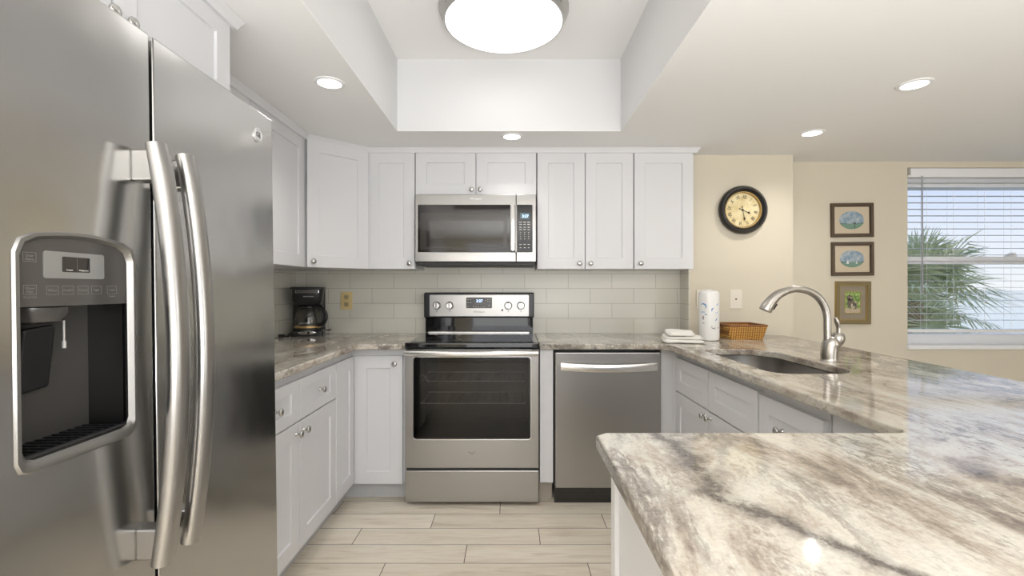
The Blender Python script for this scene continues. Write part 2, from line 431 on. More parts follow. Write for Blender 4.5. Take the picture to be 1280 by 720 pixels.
b = B(); box(b, XR, XR+.1, DR, -2.2, 0, ZC); box(b, XR, XR+.1, -.6, DF, 0, ZC); box(b, XR, XR+.1, -2.2, -.6, 0, .6); box(b, XR, XR+.1, -2.2, -.6, 2.05, ZC)
struct('wall_right', b, 'wall_paint')
b = B(); box(b, XL, -.8, DR-.1, DR, 0, ZC); box(b, 2.8, XR, DR-.1, DR, 0, ZC); box(b, -.8, 2.8, DR-.1, DR, 2.05, ZC)
struct('wall_rear', b, 'wall_paint')
TX0, TX1, TY0, TY1, TZ = -.655, .62, .55, 2.712, 2.54
b = B()
box(b, XL-.1, TX0, DR-.1, DF+.1, ZC, ZC+.003); box(b, TX1, XR+.1, DR-.1, DF+.1, ZC, ZC+.003)
box(b, TX0, TX1, TY1, DF+.1, ZC, ZC+.003); box(b, TX0, TX1, DR-.1, TY0, ZC, ZC+.003)
struct('ceiling', b, 'ceiling_paint', 'white textured ceiling around the raised tray')
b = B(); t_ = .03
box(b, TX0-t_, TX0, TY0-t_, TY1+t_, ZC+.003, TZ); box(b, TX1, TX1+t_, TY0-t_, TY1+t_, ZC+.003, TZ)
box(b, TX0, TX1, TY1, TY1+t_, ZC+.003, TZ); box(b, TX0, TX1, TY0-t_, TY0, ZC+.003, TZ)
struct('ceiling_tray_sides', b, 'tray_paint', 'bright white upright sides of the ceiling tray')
struct('ceiling_tray', bx(TX0-t_, TX1+t_, TY0-t_, TY1+t_, TZ, TZ+.04), 'ceiling_paint', 'raised white panel of the ceiling tray')
# backsplash
struct('wall_backsplash_back', bx(XL, XCOL, DB-.008, DB, .915, 1.40), 'backsplash_tile', 'pale grey-green subway tile backsplash behind the range')
struct('wall_backsplash_left', bx(XL, XL+.008, 1.6, DB-.008, .915, 1.40), 'backsplash_tile_side', 'subway tile backsplash beside the coffee maker')
struct('wall_backsplash_right', bx(XCOL-.008, XCOL, DCOL, DB-.008, .915, 1.40), 'backsplash_tile_side', 'narrow return of subway tile beside the cream wall')
# mouldings over the wall cabinets
def crown(name, pts):
    prof = [(0, 2.098), (.012, 2.098), (.018, 2.112), (.030, 2.129), (0, 2.129)]
    b = B(); rings = []
    for i, p in enumerate(pts):
        p = Vector(p); d1 = (Vector(pts[i])-Vector(pts[i-1])).normalized() if i else None; d2 = (Vector(pts[i+1])-p).normalized() if i < len(pts)-1 else None
        if d1 is None: d1 = d2
        if d2 is None: d2 = d1
        n1 = Vector((d1.y, -d1.x)); n2 = Vector((d2.y, -d2.x)); nn = (n1+n2).normalized(); k = 1/max(nn.dot(n1), .3)
        rings.append([(p.x+nn.x*k*u, p.y+nn.y*k*u, z) for u, z in prof])
    loft(b, rings); return struct(name, b, 'cabinet_white', 'slim white crown moulding above the wall cabinets')
crown('trim_1', [(-1.205, 1.62), (-1.205, 2.765), (-.93, 3.04), (1.17, 3.04), (1.17, 3.36)])
crown('trim_2', [(-.93, .50), (-.93, 1.578), (-1.20, 1.578)])
# unseen rear glazed door and side window, invented to let fill light in
rw = thing('added_glazed_door', 'wide glazed door added out of view to let light in', 'window', (1.0, DR-.05, 0)); rw['kind'] = 'structure'; del rw['category']
b = B()
for x in (-1.78, -.6, .6, 1.78): box(b, x-.03, x+.03, -.04, .04, 0, 2.05)
box(b, -1.8, 1.8, -.035, .035, 0, .06); box(b, -1.8, 1.8, -.035, .035, 1.99, 2.05)
part('window_frame', b, 'trim_white', rw)
rw = thing('added_side_window', 'wide side window added out of view to let light in', 'window', (XR+.05, -1.4, 0)); rw['kind'] = 'structure'; del rw['category']
b = B()
for y in (-.78, 0, .78): box(b, -.04, .04, y-.03, y+.03, .6, 2.05)
box(b, -.035, .035, -.8, .8, .6, .66); box(b, -.035, .035, -.8, .8, 1.99, 2.05)
part('window_frame', b, 'trim_white', rw)

# ------------------------------------------------------------------ window with view
win = bpy.data.objects.new('window_1', None); COL.objects.link(win); win.location = ((WX0+WX1)/2, DF+.1, WZ0); win['kind'] = 'structure'
win['label'] = 'white double-hung window looking out on a palm and the sea'
b = B(); Y0, Y1 = DF+.07, DF+.13
box(b, WX0, WX0+.022, Y0, Y1, WZ0, WZ1); box(b, WX1-.022, WX1, Y0, Y1, WZ0, WZ1)
box(b, WX0+.022, WX1-.022, Y0, Y1, WZ1-.125, WZ1); box(b, WX0+.022, WX1-.022, Y0, Y1, WZ0+.02, WZ0+.10)
box(b, WX0+.022, WX1-.022, Y0-.01, Y1-.01, 1.408, 1.462)
part('window_frame', b, 'trim_white', win, world=True, bevel=.003)
part('window_glass', bx(WX0+.022, WX1-.022, DF+.10, DF+.104, WZ0+.10, WZ1-.125), 'window_glass', win, world=True)
part('window_sill', bx(WX0-.008, WX1+.008, DF-.022, DF+.07, WZ0, WZ0+.03), 'trim_white', win, world=True, bevel=.004)
b = B(); lathe(b, [(.012, 0), (.012, .01), (.02, .012), (.02, .018)], (3.585, DF+.05, 1.462)); box(b, 3.55, 3.62, DF+.035, DF+.06, 1.462, 1.47); box(b, 3.575, 3.595, DF+.02, DF+.05, 1.476, 1.488)
part('sash_lock', b, 'trim_white', win, world=True)
bl = thing('window_blind', 'white slatted blind hanging in the window with its slats open', 'blind', (3.62, DF+.03, WZ0+.1))
part('headrail', bx(WX0+.004, WX1-.004, DF+.0, DF+.055, 2.022, 2.085), 'blind_white', bl, world=True, bevel=.003)
part('bracket', bx(WX0+.001, WX0+.018, DF-.006, DF+.03, 2.035, 2.084), 'fixture_metal', bl, world=True)
b = B(); z = 1.985
while z > .965:
    x0, x1, yc, hw = WX0+.008, WX1-.008, DF+.035, .024
    prof = [(-hw, 0), (-hw*.5, .0022), (0, .003), (hw*.5, .0022), (hw, 0), (hw*.5, .0002), (0, .0010), (-hw*.5, .0002)]
    loft(b, [[(x0, yc+u, z+v) for u, v in prof], [(x1, yc+u, z+v) for u, v in prof]]); z -= .0467
part('slats', b, 'blind_white', bl, world=True, smooth=False)
part('bottom_rail', bx(WX0+.008, WX1-.008, DF+.012, DF+.058, .918, .94), 'blind_white', bl, world=True, bevel=.003)
b = B()
for x in (2.95, 3.14, 3.36, 3.55, 3.80, 4.1, 4.3):
    for dy in (.010, .060): tube(b, [(x, DF+dy, .93), (x, DF+dy, 2.03)], .0009, 5)
part('ladder_cords', b, 'blind_white', bl, world=True)
b = B(); tube(b, [(2.905, DF-.004, 2.03), (2.905, DF-.006, 1.25)], .0045, 8); lathe(b, [(.006, 0), (.006, .05), (.004, .055)], (2.905, DF-.006, 1.2))
part('wand', b, 'grey_line', bl, world=True)
# outside
b = B(); box(b, -60, 2200, 14, 1600, -6.3, -6.0)
struct('sea_water', b, 'sea_water', 'pale green sea beyond the window')
struct('ground', bx(-10, 60, DF+.3, 14, -6.4, -5.95), 'palm_trunk', 'ground below the window')
def palm(loc, h, R, nf, seed, label):
    rnd = random.Random(seed)
    t = thing('palm_tree', label, 'palm tree', loc, (0, 0, 0), 'fan palms outside the window')
    b = B(); tube(b, spline([(.15, 0, 0), (.02, 0, h*.5), (0, 0, h)], 6), [.17]*7+[.14]*6, 12); part('trunk', b, 'palm_trunk', t, smooth=True)
    b = B()
    for i in range(nf):
        az = 2*PI*(i*.381966) + rnd.uniform(-.2, .2); el = math.radians(rnd.uniform(-50, 80) if i > nf*.3 else rnd.uniform(20, 80))
        d = Vector((math.cos(az)*math.cos(el), math.sin(az)*math.cos(el), math.sin(el)))
        side = Vector((-math.sin(az), math.cos(az), 0)); nrm = side.cross(d)
        pl = R*rnd.uniform(.38, .5); o0 = Vector((0, 0, h)); o1 = o0+d*pl
        tube(b, [o0, o1], [.016, .010], 5)
        ll = R*rnd.uniform(.52, .66); nl = 30
        for k in range(nl):
            a = math.radians(-125+250*k/(nl-1)); dir_ = d*math.cos(a)+side*math.sin(a)
            ln = ll*(.70+.30*math.cos(a*.8))*rnd.uniform(.92, 1.05); wd = .020
            up = nrm*(.10 if k % 2 else -.05)
            perp = dir_.cross(nrm).normalized()*wd
            s = o1+dir_*.02; mid = o1+dir_*ln*.55+up*.2; tip = o1+dir_*ln+Vector((0, 0, -ln*rnd.uniform(.10, .40)))
            va = [bm_v for bm_v in (b.verts.new(s-perp*.4), b.verts.new(s+perp*.4), b.verts.new(mid+perp), b.verts.new(mid-perp), b.verts.new(tip))]
            b.faces.new((va[0], va[1], va[2], va[3])); b.faces.new((va[3], va[2], va[4]))
    me = bpy.data.meshes.new('fronds'); b.to_mesh(me); b.free(); link('fronds', me, 'palm_leaf', t)
    return t
palm((6.75, 8.0, -5.95), 6.95, 1.45, 34, 3, 'fan palm just outside the window with spiky green fronds')
palm((8.0, 9.6, -5.95), 6.2, 1.3, 26, 9, 'lower fan palm behind the nearer palm outside the window')

# ------------------------------------------------------------------ ceiling lights
fx = thing('ceiling_light', 'large round drum ceiling light glowing in the ceiling tray', 'ceiling light', (-.038, 2.228, TZ))
b = B(); lathe(b, [(.290, 0), (.303, -.004), (.303, -.012), (.279, -.066), (.273, -.066), (.273, -.004)], seg=72); part('metal_band', b, 'fixture_metal', fx, smooth=True)
b = B(); lathe(b, [(.270, -.02), (.2725, -.067), (.262, -.074), (.20, -.083), (.10, -.088), (.0, -.089)], seg=72); part('glass_diffuser', b, 'fixture_glass', fx, smooth=True)
for k in range(6):
    a = math.radians(90+60*k)
    b = B(); lathe(b, [(.0, -.052), (.004, -.050), (.0055, -.044), (.003, -.038), (0, -.036)], (.294*math.cos(a), .294*math.sin(a), 0), seg=8); part('finial', b, 'knob_nickel', fx, smooth=True)
lp = bpy.data.lights.new('fixture_glow', 'POINT'); lp.energy = P_TRAY; lp.shadow_soft_size = .2; lp.color = (1, .985, .96)
lo = bpy.data.objects.new('fixture_glow', lp); COL.objects.link(lo); lo.location = (-.038, 2.228, TZ-.33)
spots = [(-.795, 2.07, 'round recessed ceiling light nearest the refrigerator'), (0.0, 2.80, 'round recessed ceiling light in front of the microwave cabinets'),
         (1.766, 2.085, 'round recessed ceiling light above the sink counter, farther from the clock wall'), (1.73, 2.74, 'round recessed ceiling light just in front of the cream wall with the clock')]
for x, y, lab in spots:
    d = thing('recessed_light', lab, 'ceiling light', (x, y, ZC), group='recessed ceiling lights')
    b = B(); lathe(b, [(.066, -.0005), (.066, -.004), (.060, -.007), (.050, -.006), (.049, -.001)], seg=32); part('trim_ring', b, 'white_plastic', d, smooth=True)
    b = B(); lathe(b, [(.049, -.001), (.049, -.004), (.0, -.004)], seg=32); part('lens', b, 'lamp_lens', d)
    l = bpy.data.lights.new('downlight_beam', 'SPOT'); l.energy = P_DOWN*(.5 if abs(x) < .1 else 1.2 if y > 2.5 else .6 if x > 1 else 1.3); l.spot_size = math.radians(150 if x > 1.5 and y > 2.5 else 145 if x < -.5 else 112); l.spot_blend = 1.0; l.shadow_soft_size = .02; l.color = (1, .96, .90)
    o = bpy.data.objects.new('downlight_beam', l); COL.objects.link(o); o.location = (x, y, ZC-.02)

# ------------------------------------------------------------------ cabinets
def shaker(x0, x1, z0, z1, th=.020, stile=.070, rail=.070, rec=.008):
    b = B(); yf, yb = -th, -.0005
    O = [(x0, yf, z0), (x1, yf, z0), (x1, yf, z1), (x0, yf, z1)]
    I = [(x0+stile, yf, z0+rail), (x1-stile, yf, z0+rail), (x1-stile, yf, z1-rail), (x0+stile, yf, z1-rail)]
    e = .002
    J = [(x0+stile+e, yf+rec, z0+rail+e), (x1-stile-e, yf+rec, z0+rail+e), (x1-stile-e, yf+rec, z1-rail-e), (x0+stile+e, yf+rec, z1-rail-e)]
    K = [(p[0], yb, p[2]) for p in O]
    O, I, J, K = [[b.verts.new(p) for p in q] for q in (O, I, J, K)]
    for i in range(4):
        j = (i+1) % 4
        b.faces.new((O[i], O[j], I[j], I[i])); b.faces.new((I[i], I[j], J[j], J[i])); b.faces.new((O[j], O[i], K[i], K[j]))
    b.faces.new(J); b.faces.new(K)
    return b
b = B(); lathe(b, [(.009, 0), (.009, -.002), (.0055, -.005), (.005, -.014), (.008, -.018), (.0145, -.021), (.0155, -.025), (.013, -.029), (.007, -.031), (0, -.0315)], axis='Y', seg=20)
KNOB = bpy.data.meshes.new('knob'); bmesh.ops.recalc_face_normals(b, faces=b.faces); b.to_mesh(KNOB); b.free(); KNOB.materials.append(M['knob_nickel'])
KNOB.polygons.foreach_set('use_smooth', [True]*len(KNOB.polygons))
def knob(parent, x, z, y=-.020):
    o = bpy.data.objects.new('knob', KNOB); COL.objects.link(o); o.parent = parent; o.location = (x, y, z); return o
def cabinet(name, label, loc, rz, w_, z0, z1, depth, fronts, group, toe=None, toe_mat='toe_kick_grey', body=None):
    t = thing(name, label, 'cabinet', loc, (0, 0, rz), group)
    part('body', body if body else bx(.001, w_-.001, 0, depth, z0, z1), 'cabinet_white', t, bevel=.001)
    if toe: part('toe_kick', bx(0.001, w_-.001, toe, toe+.02, 0, z0), toe_mat, t)
    for f in fronts:
        kind, x0, x1, a, c, kn = f[:6]; rail = f[6] if len(f) > 6 else .070
        d = part(kind, shaker(x0, x1, a, c, rail=rail, stile=f[7] if len(f) > 7 else .070), 'cabinet_white', t, bevel=.0012)
        if kn: knob(d, *kn)
    return t
G_U, G_B = 'white shaker wall cabinets', 'white shaker base cabinets'
ZB, ZT = 1.357, 2.105
# back wall uppers (faces at D 3.04, door fronts proud by 20 mm)
DU = 3.06
cabinet('wall_cabinet', 'narrow single-door white wall cabinet between the corner cabinet and the microwave', (-.926, DU, 0), 0, .306, ZB, 2.12, .30, [('door', .003, .303, ZB, ZT, (.272, ZB+.035))], G_U)
cabinet('wall_cabinet', 'short two-door white wall cabinet directly over the microwave', (-.619, DU, 0), 0, .777, 1.828, 2.12, .30,
        [('door', .003, .386, 1.832, ZT, (.362, 1.862), .068), ('door', .391, .774, 1.832, ZT, (.416, 1.862), .068)], G_U)
cabinet('wall_cabinet', 'tall two-door white wall cabinet next to the microwave, above the dishwasher', (.160, DU, 0), 0, .618, ZB, 2.12, .30,
        [('door', .003, .306, ZB, ZT, (.270, ZB+.035)), ('door', .311, .615, ZB, ZT, (.342, ZB+.035))], G_U)
cabinet('wall_cabinet', 'single-door white wall cabinet at the end of the row beside the clock wall', (.780, DU, 0), 0, .385, ZB, 2.12, .30,
        [('door', .003, .380, ZB, ZT, (.040, ZB+.035))], G_U)
# diagonal corner cabinet
s2 = math.sqrt(.5)
bm = B(); pts = [(-1.205, 2.765), (-.926, 3.045), (-.926, 3.36), (-1.525, 3.36), (-1.525, 2.765)]
cc = thing('corner_cabinet', 'diagonal white wall cabinet in the corner above the coffee maker', 'cabinet', (-1.205, 2.765, 0), (0, 0, PI/4), G_U)
off = .014
pts = [(-1.205-off+.003, 2.765+off+.003), (-.926-off-.003, 3.045+off-.003)] + [(-.929, 3.36), (-1.525, 3.36), (-1.525, 2.768), (-1.222, 2.768)]
part('body', prism(B(), pts, ZB, 2.12), 'cabinet_white', cc, world=True)
d = part('door', shaker(.006, .390, ZB, ZT), 'cabinet_white', cc, bevel=.0012)
knob(d, .035, ZB+.035)
# left wall uppers
cabinet('wall_cabinet', 'single-door white wall cabinet on the side wall next to the diagonal corner cabinet', (-1.225, 2.19, 0), PI/2, .573, ZB, 2.12, .30, [('door', .003, .570, ZB, ZT, (.035, ZB+.035))], G_U)
cabinet('wall_cabinet', 'white wall cabinet mostly hidden behind the refrigerator', (-1.225, 1.60, 0), PI/2, .588, ZB, 2.12, .30, [('door', .003, .585, ZB, ZT, (.035, ZB+.035))], G_U)
cabinet('refrigerator_cabinet', 'deep two-door white cabinet above the stainless refrigerator', (-.950, .64, 0), PI/2, .935, 1.82, 2.12, .575,
        [('door', .003, .463, 1.83, ZT, (.445, 1.868), .06), ('door', .470, .928, 1.83, ZT, (.498, 1.868), .06)], G_U)
# base cabinets, left run: faces at X -.905 (body at -.925)
Z0B, Z1B = .112, .884
cabinet('base_cabinet', 'white base cabinet with two drawers over two doors beside the refrigerator', (-.925, 1.605, 0), PI/2, .842, Z0B, Z1B, .595,
        [('drawer', .004, .419, .672, .845, (.21, .759), .045), ('drawer', .424, .838, .672, .845, (.631, .759), .045),
         ('door', .004, .419, .118, .666, (.386, .622)), ('door', .424, .838, .118, .666, (.457, .622))], G_B, toe=.06)
# corner base cabinet with the folding L door
cb = thing('corner_base_cabinet', 'white corner base cabinet with a folding door, left of the oven', 'cabinet', (-.907, 2.729, 0), (0, 0, 0), G_B)
bm = prism(B(), [(-.925, 2.449), (-.925, 2.7475), (-.613, 2.7475), (-.613, 3.355), (-1.52, 3.355), (-1.52, 2.449)], Z0B, Z1B)
part('body', bm, 'cabinet_white', cb, world=True)
part('toe_kick', prism(B(), [(-.985, 2.449), (-.985, 2.81), (-.613, 2.81), (-.613, 2.83), (-1.005, 2.83), (-1.005, 2.449)], 0, Z0B), 'toe_kick_grey', cb, world=True)
bm = shaker(0, .276, .118, .845); bm.transform(T((-.925, 2.450, 0)) @ Matrix.Rotation(PI/2, 4, 'Z'))
part('door', bm, 'cabinet_white', cb, world=True, bevel=.0012)
bm = shaker(0, .276, .110, .845); bm.transform(T((-.904, 2.747, 0)))
d = part('door', bm, 'cabinet_white', cb, world=True, bevel=.0012)
knob(d, -.67+.907, .802, y=2.727-2.729)
# filler strips beside range and dishwasher
fl = thing('filler_strip', 'narrow white filler panel between the oven and the dishwasher', 'cabinet panel', (.197, 2.75, 0))
part('panel', bx(.160, .236, 2.727, 3.33, .118, .884), 'cabinet_white', fl, world=True, bevel=.001)
part('toe_kick', bx(.160, .236, 2.80, 2.82, 0, .118), 'toe_kick_beige', fl, world=True)
o = part('filler_strip', prism(B(), [(.856, 2.735), (.93, 2.735), (.952, 2.713), (.952, 2.74), (.952, 3.3), (.856, 3.3)], 0, .884), 'cabinet_white'); recenter(o)
tag(o, 'narrow white filler panel in the corner right beside the dishwasher', 'cabinet panel')
def shell(w_, z0, z1, dp):
    b = B(); box(b, .001, .018, .018, dp, z0, z1); box(b, w_-.018, w_-.001, .018, dp, z0, z1); box(b, .001, w_-.001, 0, .018, z0, z1); box(b, .018, w_-.018, dp-.01, dp, z0, z1); box(b, .018, w_-.018, .018, dp-.01, z0, z0+.018); return b
# right run: faces at X .93, facing -X
cabinet('sink_cabinet', 'white sink base cabinet with two false drawer fronts over two doors', (.952, 2.712, 0), -PI/2, .910, Z0B, Z1B, .66,
        [('drawer_front', .003, .451, .655, .842, None, .062), ('drawer_front', .456, .907, .655, .842, None, .062),
         ('door', .003, .451, .118, .648, (.425, .622)), ('door', .456, .907, .118, .648, (.484, .622))], G_B, toe=.06,
        body=shell(.910, Z0B, Z1B, .66))
cabinet('drawer_cabinet', 'narrow white base cabinet with a single wide drawer beyond the peninsula end', (.952, 1.797, 0), -PI/2, .378, Z0B, Z1B, .66,
        [('drawer', .004, .374, .53, .836, (.16, .741), .062), ('door', .004, .374, .118, .524, (.04, .49))], G_B, toe=.06, body=shell(.378, Z0B, Z1B, .66))
# peninsula base
pn = thing('peninsula_base', 'white panelled base under the near stone peninsula', 'cabinet', (1.0, .65, 0))
part('body', bx(.222, 1.70, .30, 1.015, 0, .884), 'cabinet_white', pn, world=True)
part('corner_panel', box(bx(.955, 1.6, 1.016, 1.415, 0, .884), .93, .955, 1.19, 1.385, .12, .80), 'cabinet_white', pn, world=True, bevel=.001)
part('end_post', bx(.213, .223, .985, 1.022, 0, .884), 'cabinet_white', pn, world=True, bevel=.001)
part('end_post', bx(.213, .223, .30, .337, 0, .884), 'cabinet_white', pn, world=True, bevel=.001)

# ------------------------------------------------------------------ worktops
ZS0, ZS1 = .885, .917
outer = [(XL+.009, 1.575), (-.88, 1.575), (-.88, 2.645), (-.865, 2.672), (-.83, 2.692), (-.612, 2.692), (-.612, DB-.010), (XL+.009, DB-.010)]
me = slab(outer, [], ZS0, ZS1, .006)
o = link('countertop', me, 'granite', smooth=True); recenter(o); tag(o, 'speckled cream granite countertop in the corner under the coffee maker', 'countertop')
hole = rrect(.978, 1.318, 1.765, 2.480, [.16, .09, .07, .13], 10)
outer = [(.159, 2.692), (.80, 2.692), (.845, 2.675), (.88, 2.63), (.88, 1.075), (.868, 1.052), (.845, 1.047), (.205, 1.047), (.182, 1.028), (.182, .12), (2.2, .12), (1.735, 1.60), (1.80, 2.60), (1.83, DCOL-.002), (XCOL-.010, DCOL-.002), (XCOL-.010, DB-.010), (.159, DB-.010)]
outer[10] = (1.70, .12); outer.insert(11, (1.72, .9))
me = slab(outer, [hole], ZS0, ZS1, .006)
o = link('countertop', me, 'granite', smooth=True); recenter(o); tag(o, 'cream and brown veined granite countertop forming the sink run and near peninsula', 'countertop')

# sink
sk = thing('sink', 'undermount stainless sink set in the granite counter below the faucet', 'sink', (1.148, 2.12, .69))
def ring(x0, x1, y0, y1, r, z): return [(p[0], p[1], z) for p in rrect(x0, x1, y0, y1, r, 10)]
rs = [.16, .09, .07, .13]
b = B()
R = [ring(.978-.012, 1.318+.012, 1.765-.012, 2.48+.012, [r+.01 for r in rs], .884), ring(.980, 1.316, 1.767, 2.478, rs, .884), ring(.980, 1.316, 1.767, 2.478, rs, .86),
     ring(.986, 1.310, 1.775, 2.470, rs, .73), ring(1.0, 1.296, 1.79, 2.455, [r*.95 for r in rs], .705), ring(1.03, 1.266, 1.82, 2.425, [r*.8 for r in rs], .695)]
R2 = [[(x+(0), y, z-.003) for x, y, z in q] for q in R]
loft(b, R, cap=False); b.faces.new([b.verts.new(p) for p in R[-1]])
bmesh.ops.remove_doubles(b, verts=b.verts, dist=1e-5)
part('bowl', b, 'steel_sink', sk, world=True, smooth=True)
b = B(); lathe(b, [(.045, .0), (.045, .004), (.03, .004), (.028, .001), (0, .001)], (1.15, 2.12, .6955)); part('drain', b, 'chrome', sk, world=True, smooth=True)

# faucet: spout towards -X, over the bowl
fa = thing('faucet', 'brushed nickel gooseneck faucet standing behind the sink', 'faucet', (1.392, 2.085, ZS1))
b = B(); bp = spline([(0, 0, 0), (0, 0, .03), (.004, 0, .06), (.012, 0, .085), (.020, 0, .105)], 5)
tube(b, bp, [.036, .034]+[.0335]*9+[.034]*3+[.033, .032, .030, .027, .023, .018, .012], 24); part('body', b, 'steel_faucet', fa, smooth=True)
def fp(px, py): return ((px-640)/284.9-1.392, 0, 1.235+(360-py)/284.9-ZS1)
neck = spline([fp(1034.5, 436), fp(1034.2, 412), fp(1033.5, 394), fp(1029.5, 381), fp(1021, 370), fp(1009, 363.5), fp(994, 361.2), fp(982, 364)], 5)
b = B(); tube(b, neck, [.0155]*len(neck), 18); part('neck', b, 'steel_faucet', fa, smooth=True)
hd = spline([fp(982, 364), fp(974, 367.5), fp(966, 374), fp(959.5, 382.5), fp(956.5, 388)], 4)
b = B(); tube(b, hd, [.0165+.0095*min(1, i/(len(hd)-1)*1.25) for i in range(len(hd))], 20); h = part('spray_head', b, 'steel_faucet', fa, smooth=True)
b = B(); tube(b, [fp(970, 379.5), fp(965.5, 386)], [.0085, .0085], 10, flat=.6, up=(0, 1, 0)); part('spray_button', b, 'black_plastic', h, smooth=True)
b = B(); tube(b, spline([(.022, 0, .070), (.036, 0, .095), (.040, 0, .122)], 4), [.022, .025, .027, .028, .029, .028, .026, .022, .016], 20)
hd2 = part('handle_hub', b, 'steel_faucet', fa, smooth=True)
b = B(); tube(b, spline([(.040, 0, .112), (.040, 0, .140), (.034, 0, .168), (.026, 0, .190)], 5), [.014, .013, .012, .0115, .011, .0105, .0105, .011, .0115, .012, .012, .012, .011, .010, .008, .004], 14, flat=.7); part('lever', b, 'steel_faucet', hd2, smooth=True)

# ------------------------------------------------------------------ refrigerator
FY0, FY1, FG = .600, 1.515, 1.008
fr = thing('refrigerator', 'tall stainless side-by-side refrigerator with a water dispenser in its door', 'refrigerator', (-1.16, 1.06, 0), (0, 0, 0))
fr.rotation_euler = (0, -.013, 0)
FX = -.742 + 1.16   # local X of the door faces
def lf(xw, yw, z): return (xw+1.16, yw-1.06, z)
part('body', bx(-.33, FX-.085, FY0+.005-1.06, FY1-.005-1.06, .03, 1.745), 'panel_grey', fr, bevel=.004)
part('base_grille', bx(FX-.10, FX-.05, FY0+.01-1.06, FY1-.01-1.06, .012, .085), 'black_satin', fr)
# doors: plates in the (Y, Z) plane; slab() builds XY -> rotate
RZ = Matrix(((0, 0, 1, 0), (1, 0, 0, 0), (0, 1, 0, 0), (0, 0, 0, 1)))    # (x,y,z) -> (z, x, y)
def plate(pts, holes, x0, x1, bev):
    me = slab(pts, holes, x0, x1, bev); me.transform(RZ); return me
DY0, DY1, DZ0, DZ1 = .728-1.06, .947-1.06, .948, 1.312
arch = [(DY0, DZ0+.02), (DY0+.006, DZ0+.006), (DY0+.02, DZ0), (DY1-.02, DZ0), (DY1-.006, DZ0+.006), (DY1, DZ0+.02), (DY1, DZ1-.03), (DY1-.008, DZ1-.010), (DY1-.028, DZ1)] + \
       [(DY1-.028-(DY1-DY0-.056)*k/6, DZ1+.008*math.sin(PI*k/6)) for k in range(1, 6)] + [(DY0+.028, DZ1), (DY0+.008, DZ1-.010), (DY0, DZ1-.03)]
me = plate(rrect(FY0-1.06, FG-.006-1.06, .095, 1.765, .003, 3), [arch], FX-.075, FX, .004)
fz = link('freezer_door', me, 'steel_fridge', fr, smooth=True)
me = plate(rrect(FG+.003-1.06, FY1-1.06, .095, 1.765, .003, 3), [], FX-.075, FX, .004)
rf = link('refrigerator_door', me, 'steel_fridge', fr, smooth=True)
part('door_gasket', bx(FX-.082, FX-.02, FG-.0058-1.06, FG+.0028-1.06, .10, 1.76), 'black_satin', fr)
def offs(loop, d):
    cy = sum(p[0] for p in loop)/len(loop); cz = sum(p[1] for p in loop)/len(loop); y0 = min(p[0] for p in loop); y1 = max(p[0] for p in loop); z0 = min(p[1] for p in loop); z1 = max(p[1] for p in loop)
    return [(cy+(p[0]-cy)*(1+2*d/(y1-y0)), cz+(p[1]-cz)*(1+2*d/(z1-z0))) for p in loop]
# dispenser bezel (loft from outer ring on the face to inner ring set back)
b = B()
rg = [[(FX-.001, y, z) for y, z in offs(arch, .009)], [(FX+.004, y, z) for y, z in offs(arch, .006)], [(FX+.004, y, z) for y, z in offs(arch, .0)], [(FX-.004, y, z) for y, z in offs(arch, -.007)], [(FX-.010, y, z) for y, z in offs(arch, -.003)]]
loft(b, rg, cap=False)
part('dispenser_frame', b, 'steel_frame', fz, smooth=True)
# control panel
b = prism(B(), offs([(y, max(z, 1.196)) for y, z in arch], -.003), FX-.07, FX-.005, 'YZ')
bmesh.ops.remove_doubles(b, verts=b.verts, dist=1e-5)
cp = part('control_panel', b, 'panel_grey', fz)
def yl(y): return y-1.06
part('control_inset', prism(B(), rrect(yl(.7735), yl(.888), 1.246, 1.291, .004, 3), FX-.006, FX-.0035, 'YZ'), 'panel_silver', fz)
part('control_screen', prism(B(), rrect(yl(.805), yl(.857), 1.257, 1.283, .002, 3), FX-.005, FX-.0025, 'YZ'), 'black_gloss', fz)
part('screen_divider', bx(FX-.0026, FX-.0022, yl(.8315), yl(.8320), 1.259, 1.281), 'panel_line', fz)
def outline(bm, y0, y1, z0, z1, x, t=.0006):
    box(bm, x, x+.0004, y0, y1, z0, z0+t); box(bm, x, x+.0004, y0, y1, z1-t, z1); box(bm, x, x+.0004, y0, y0+t, z0+t, z1-t); box(bm, x, x+.0004, y1-t, y1, z0+t, z1-t)
for yc, zc, ls in ((.752, 1.279, (('Door', .002, .0058), ('Alarm', -.0035, .0058))), (.752, 1.227, (('Water', .002, .0058), ('Filter', -.0035, .0058), ('Reset Hold', -.012, .0045))), (.789, 1.226, (('Water', 0, .0062),)),
                   (.817, 1.226, (('Crushed', 0, .0050),)), (.845, 1.226, (('Cubed', 0, .0062),)), (.8725, 1.226, (('Light', 0, .0062),)), (.906, 1.226, (('Lock', 0, .0062), ('Control', -.012, .0045)))):
    bm = join([text(t_s, sz, front_left(FX-.0048, yl(yc), zc+dz), .0001) for t_s, dz, sz in ls])
    outline(bm, yl(yc-.0105), yl(yc+.0105), zc-.0075, zc+.0075, FX-.0052)
    part('button', bm, 'panel_line', fz)
for t_s, yc in (('Freezer', .8175), ('Refrigerator', .8445)): link('screen_caption', text(t_s, .0038, front_left(FX-.0022, yl(yc), 1.2605), .0001), 'key_print', fz)
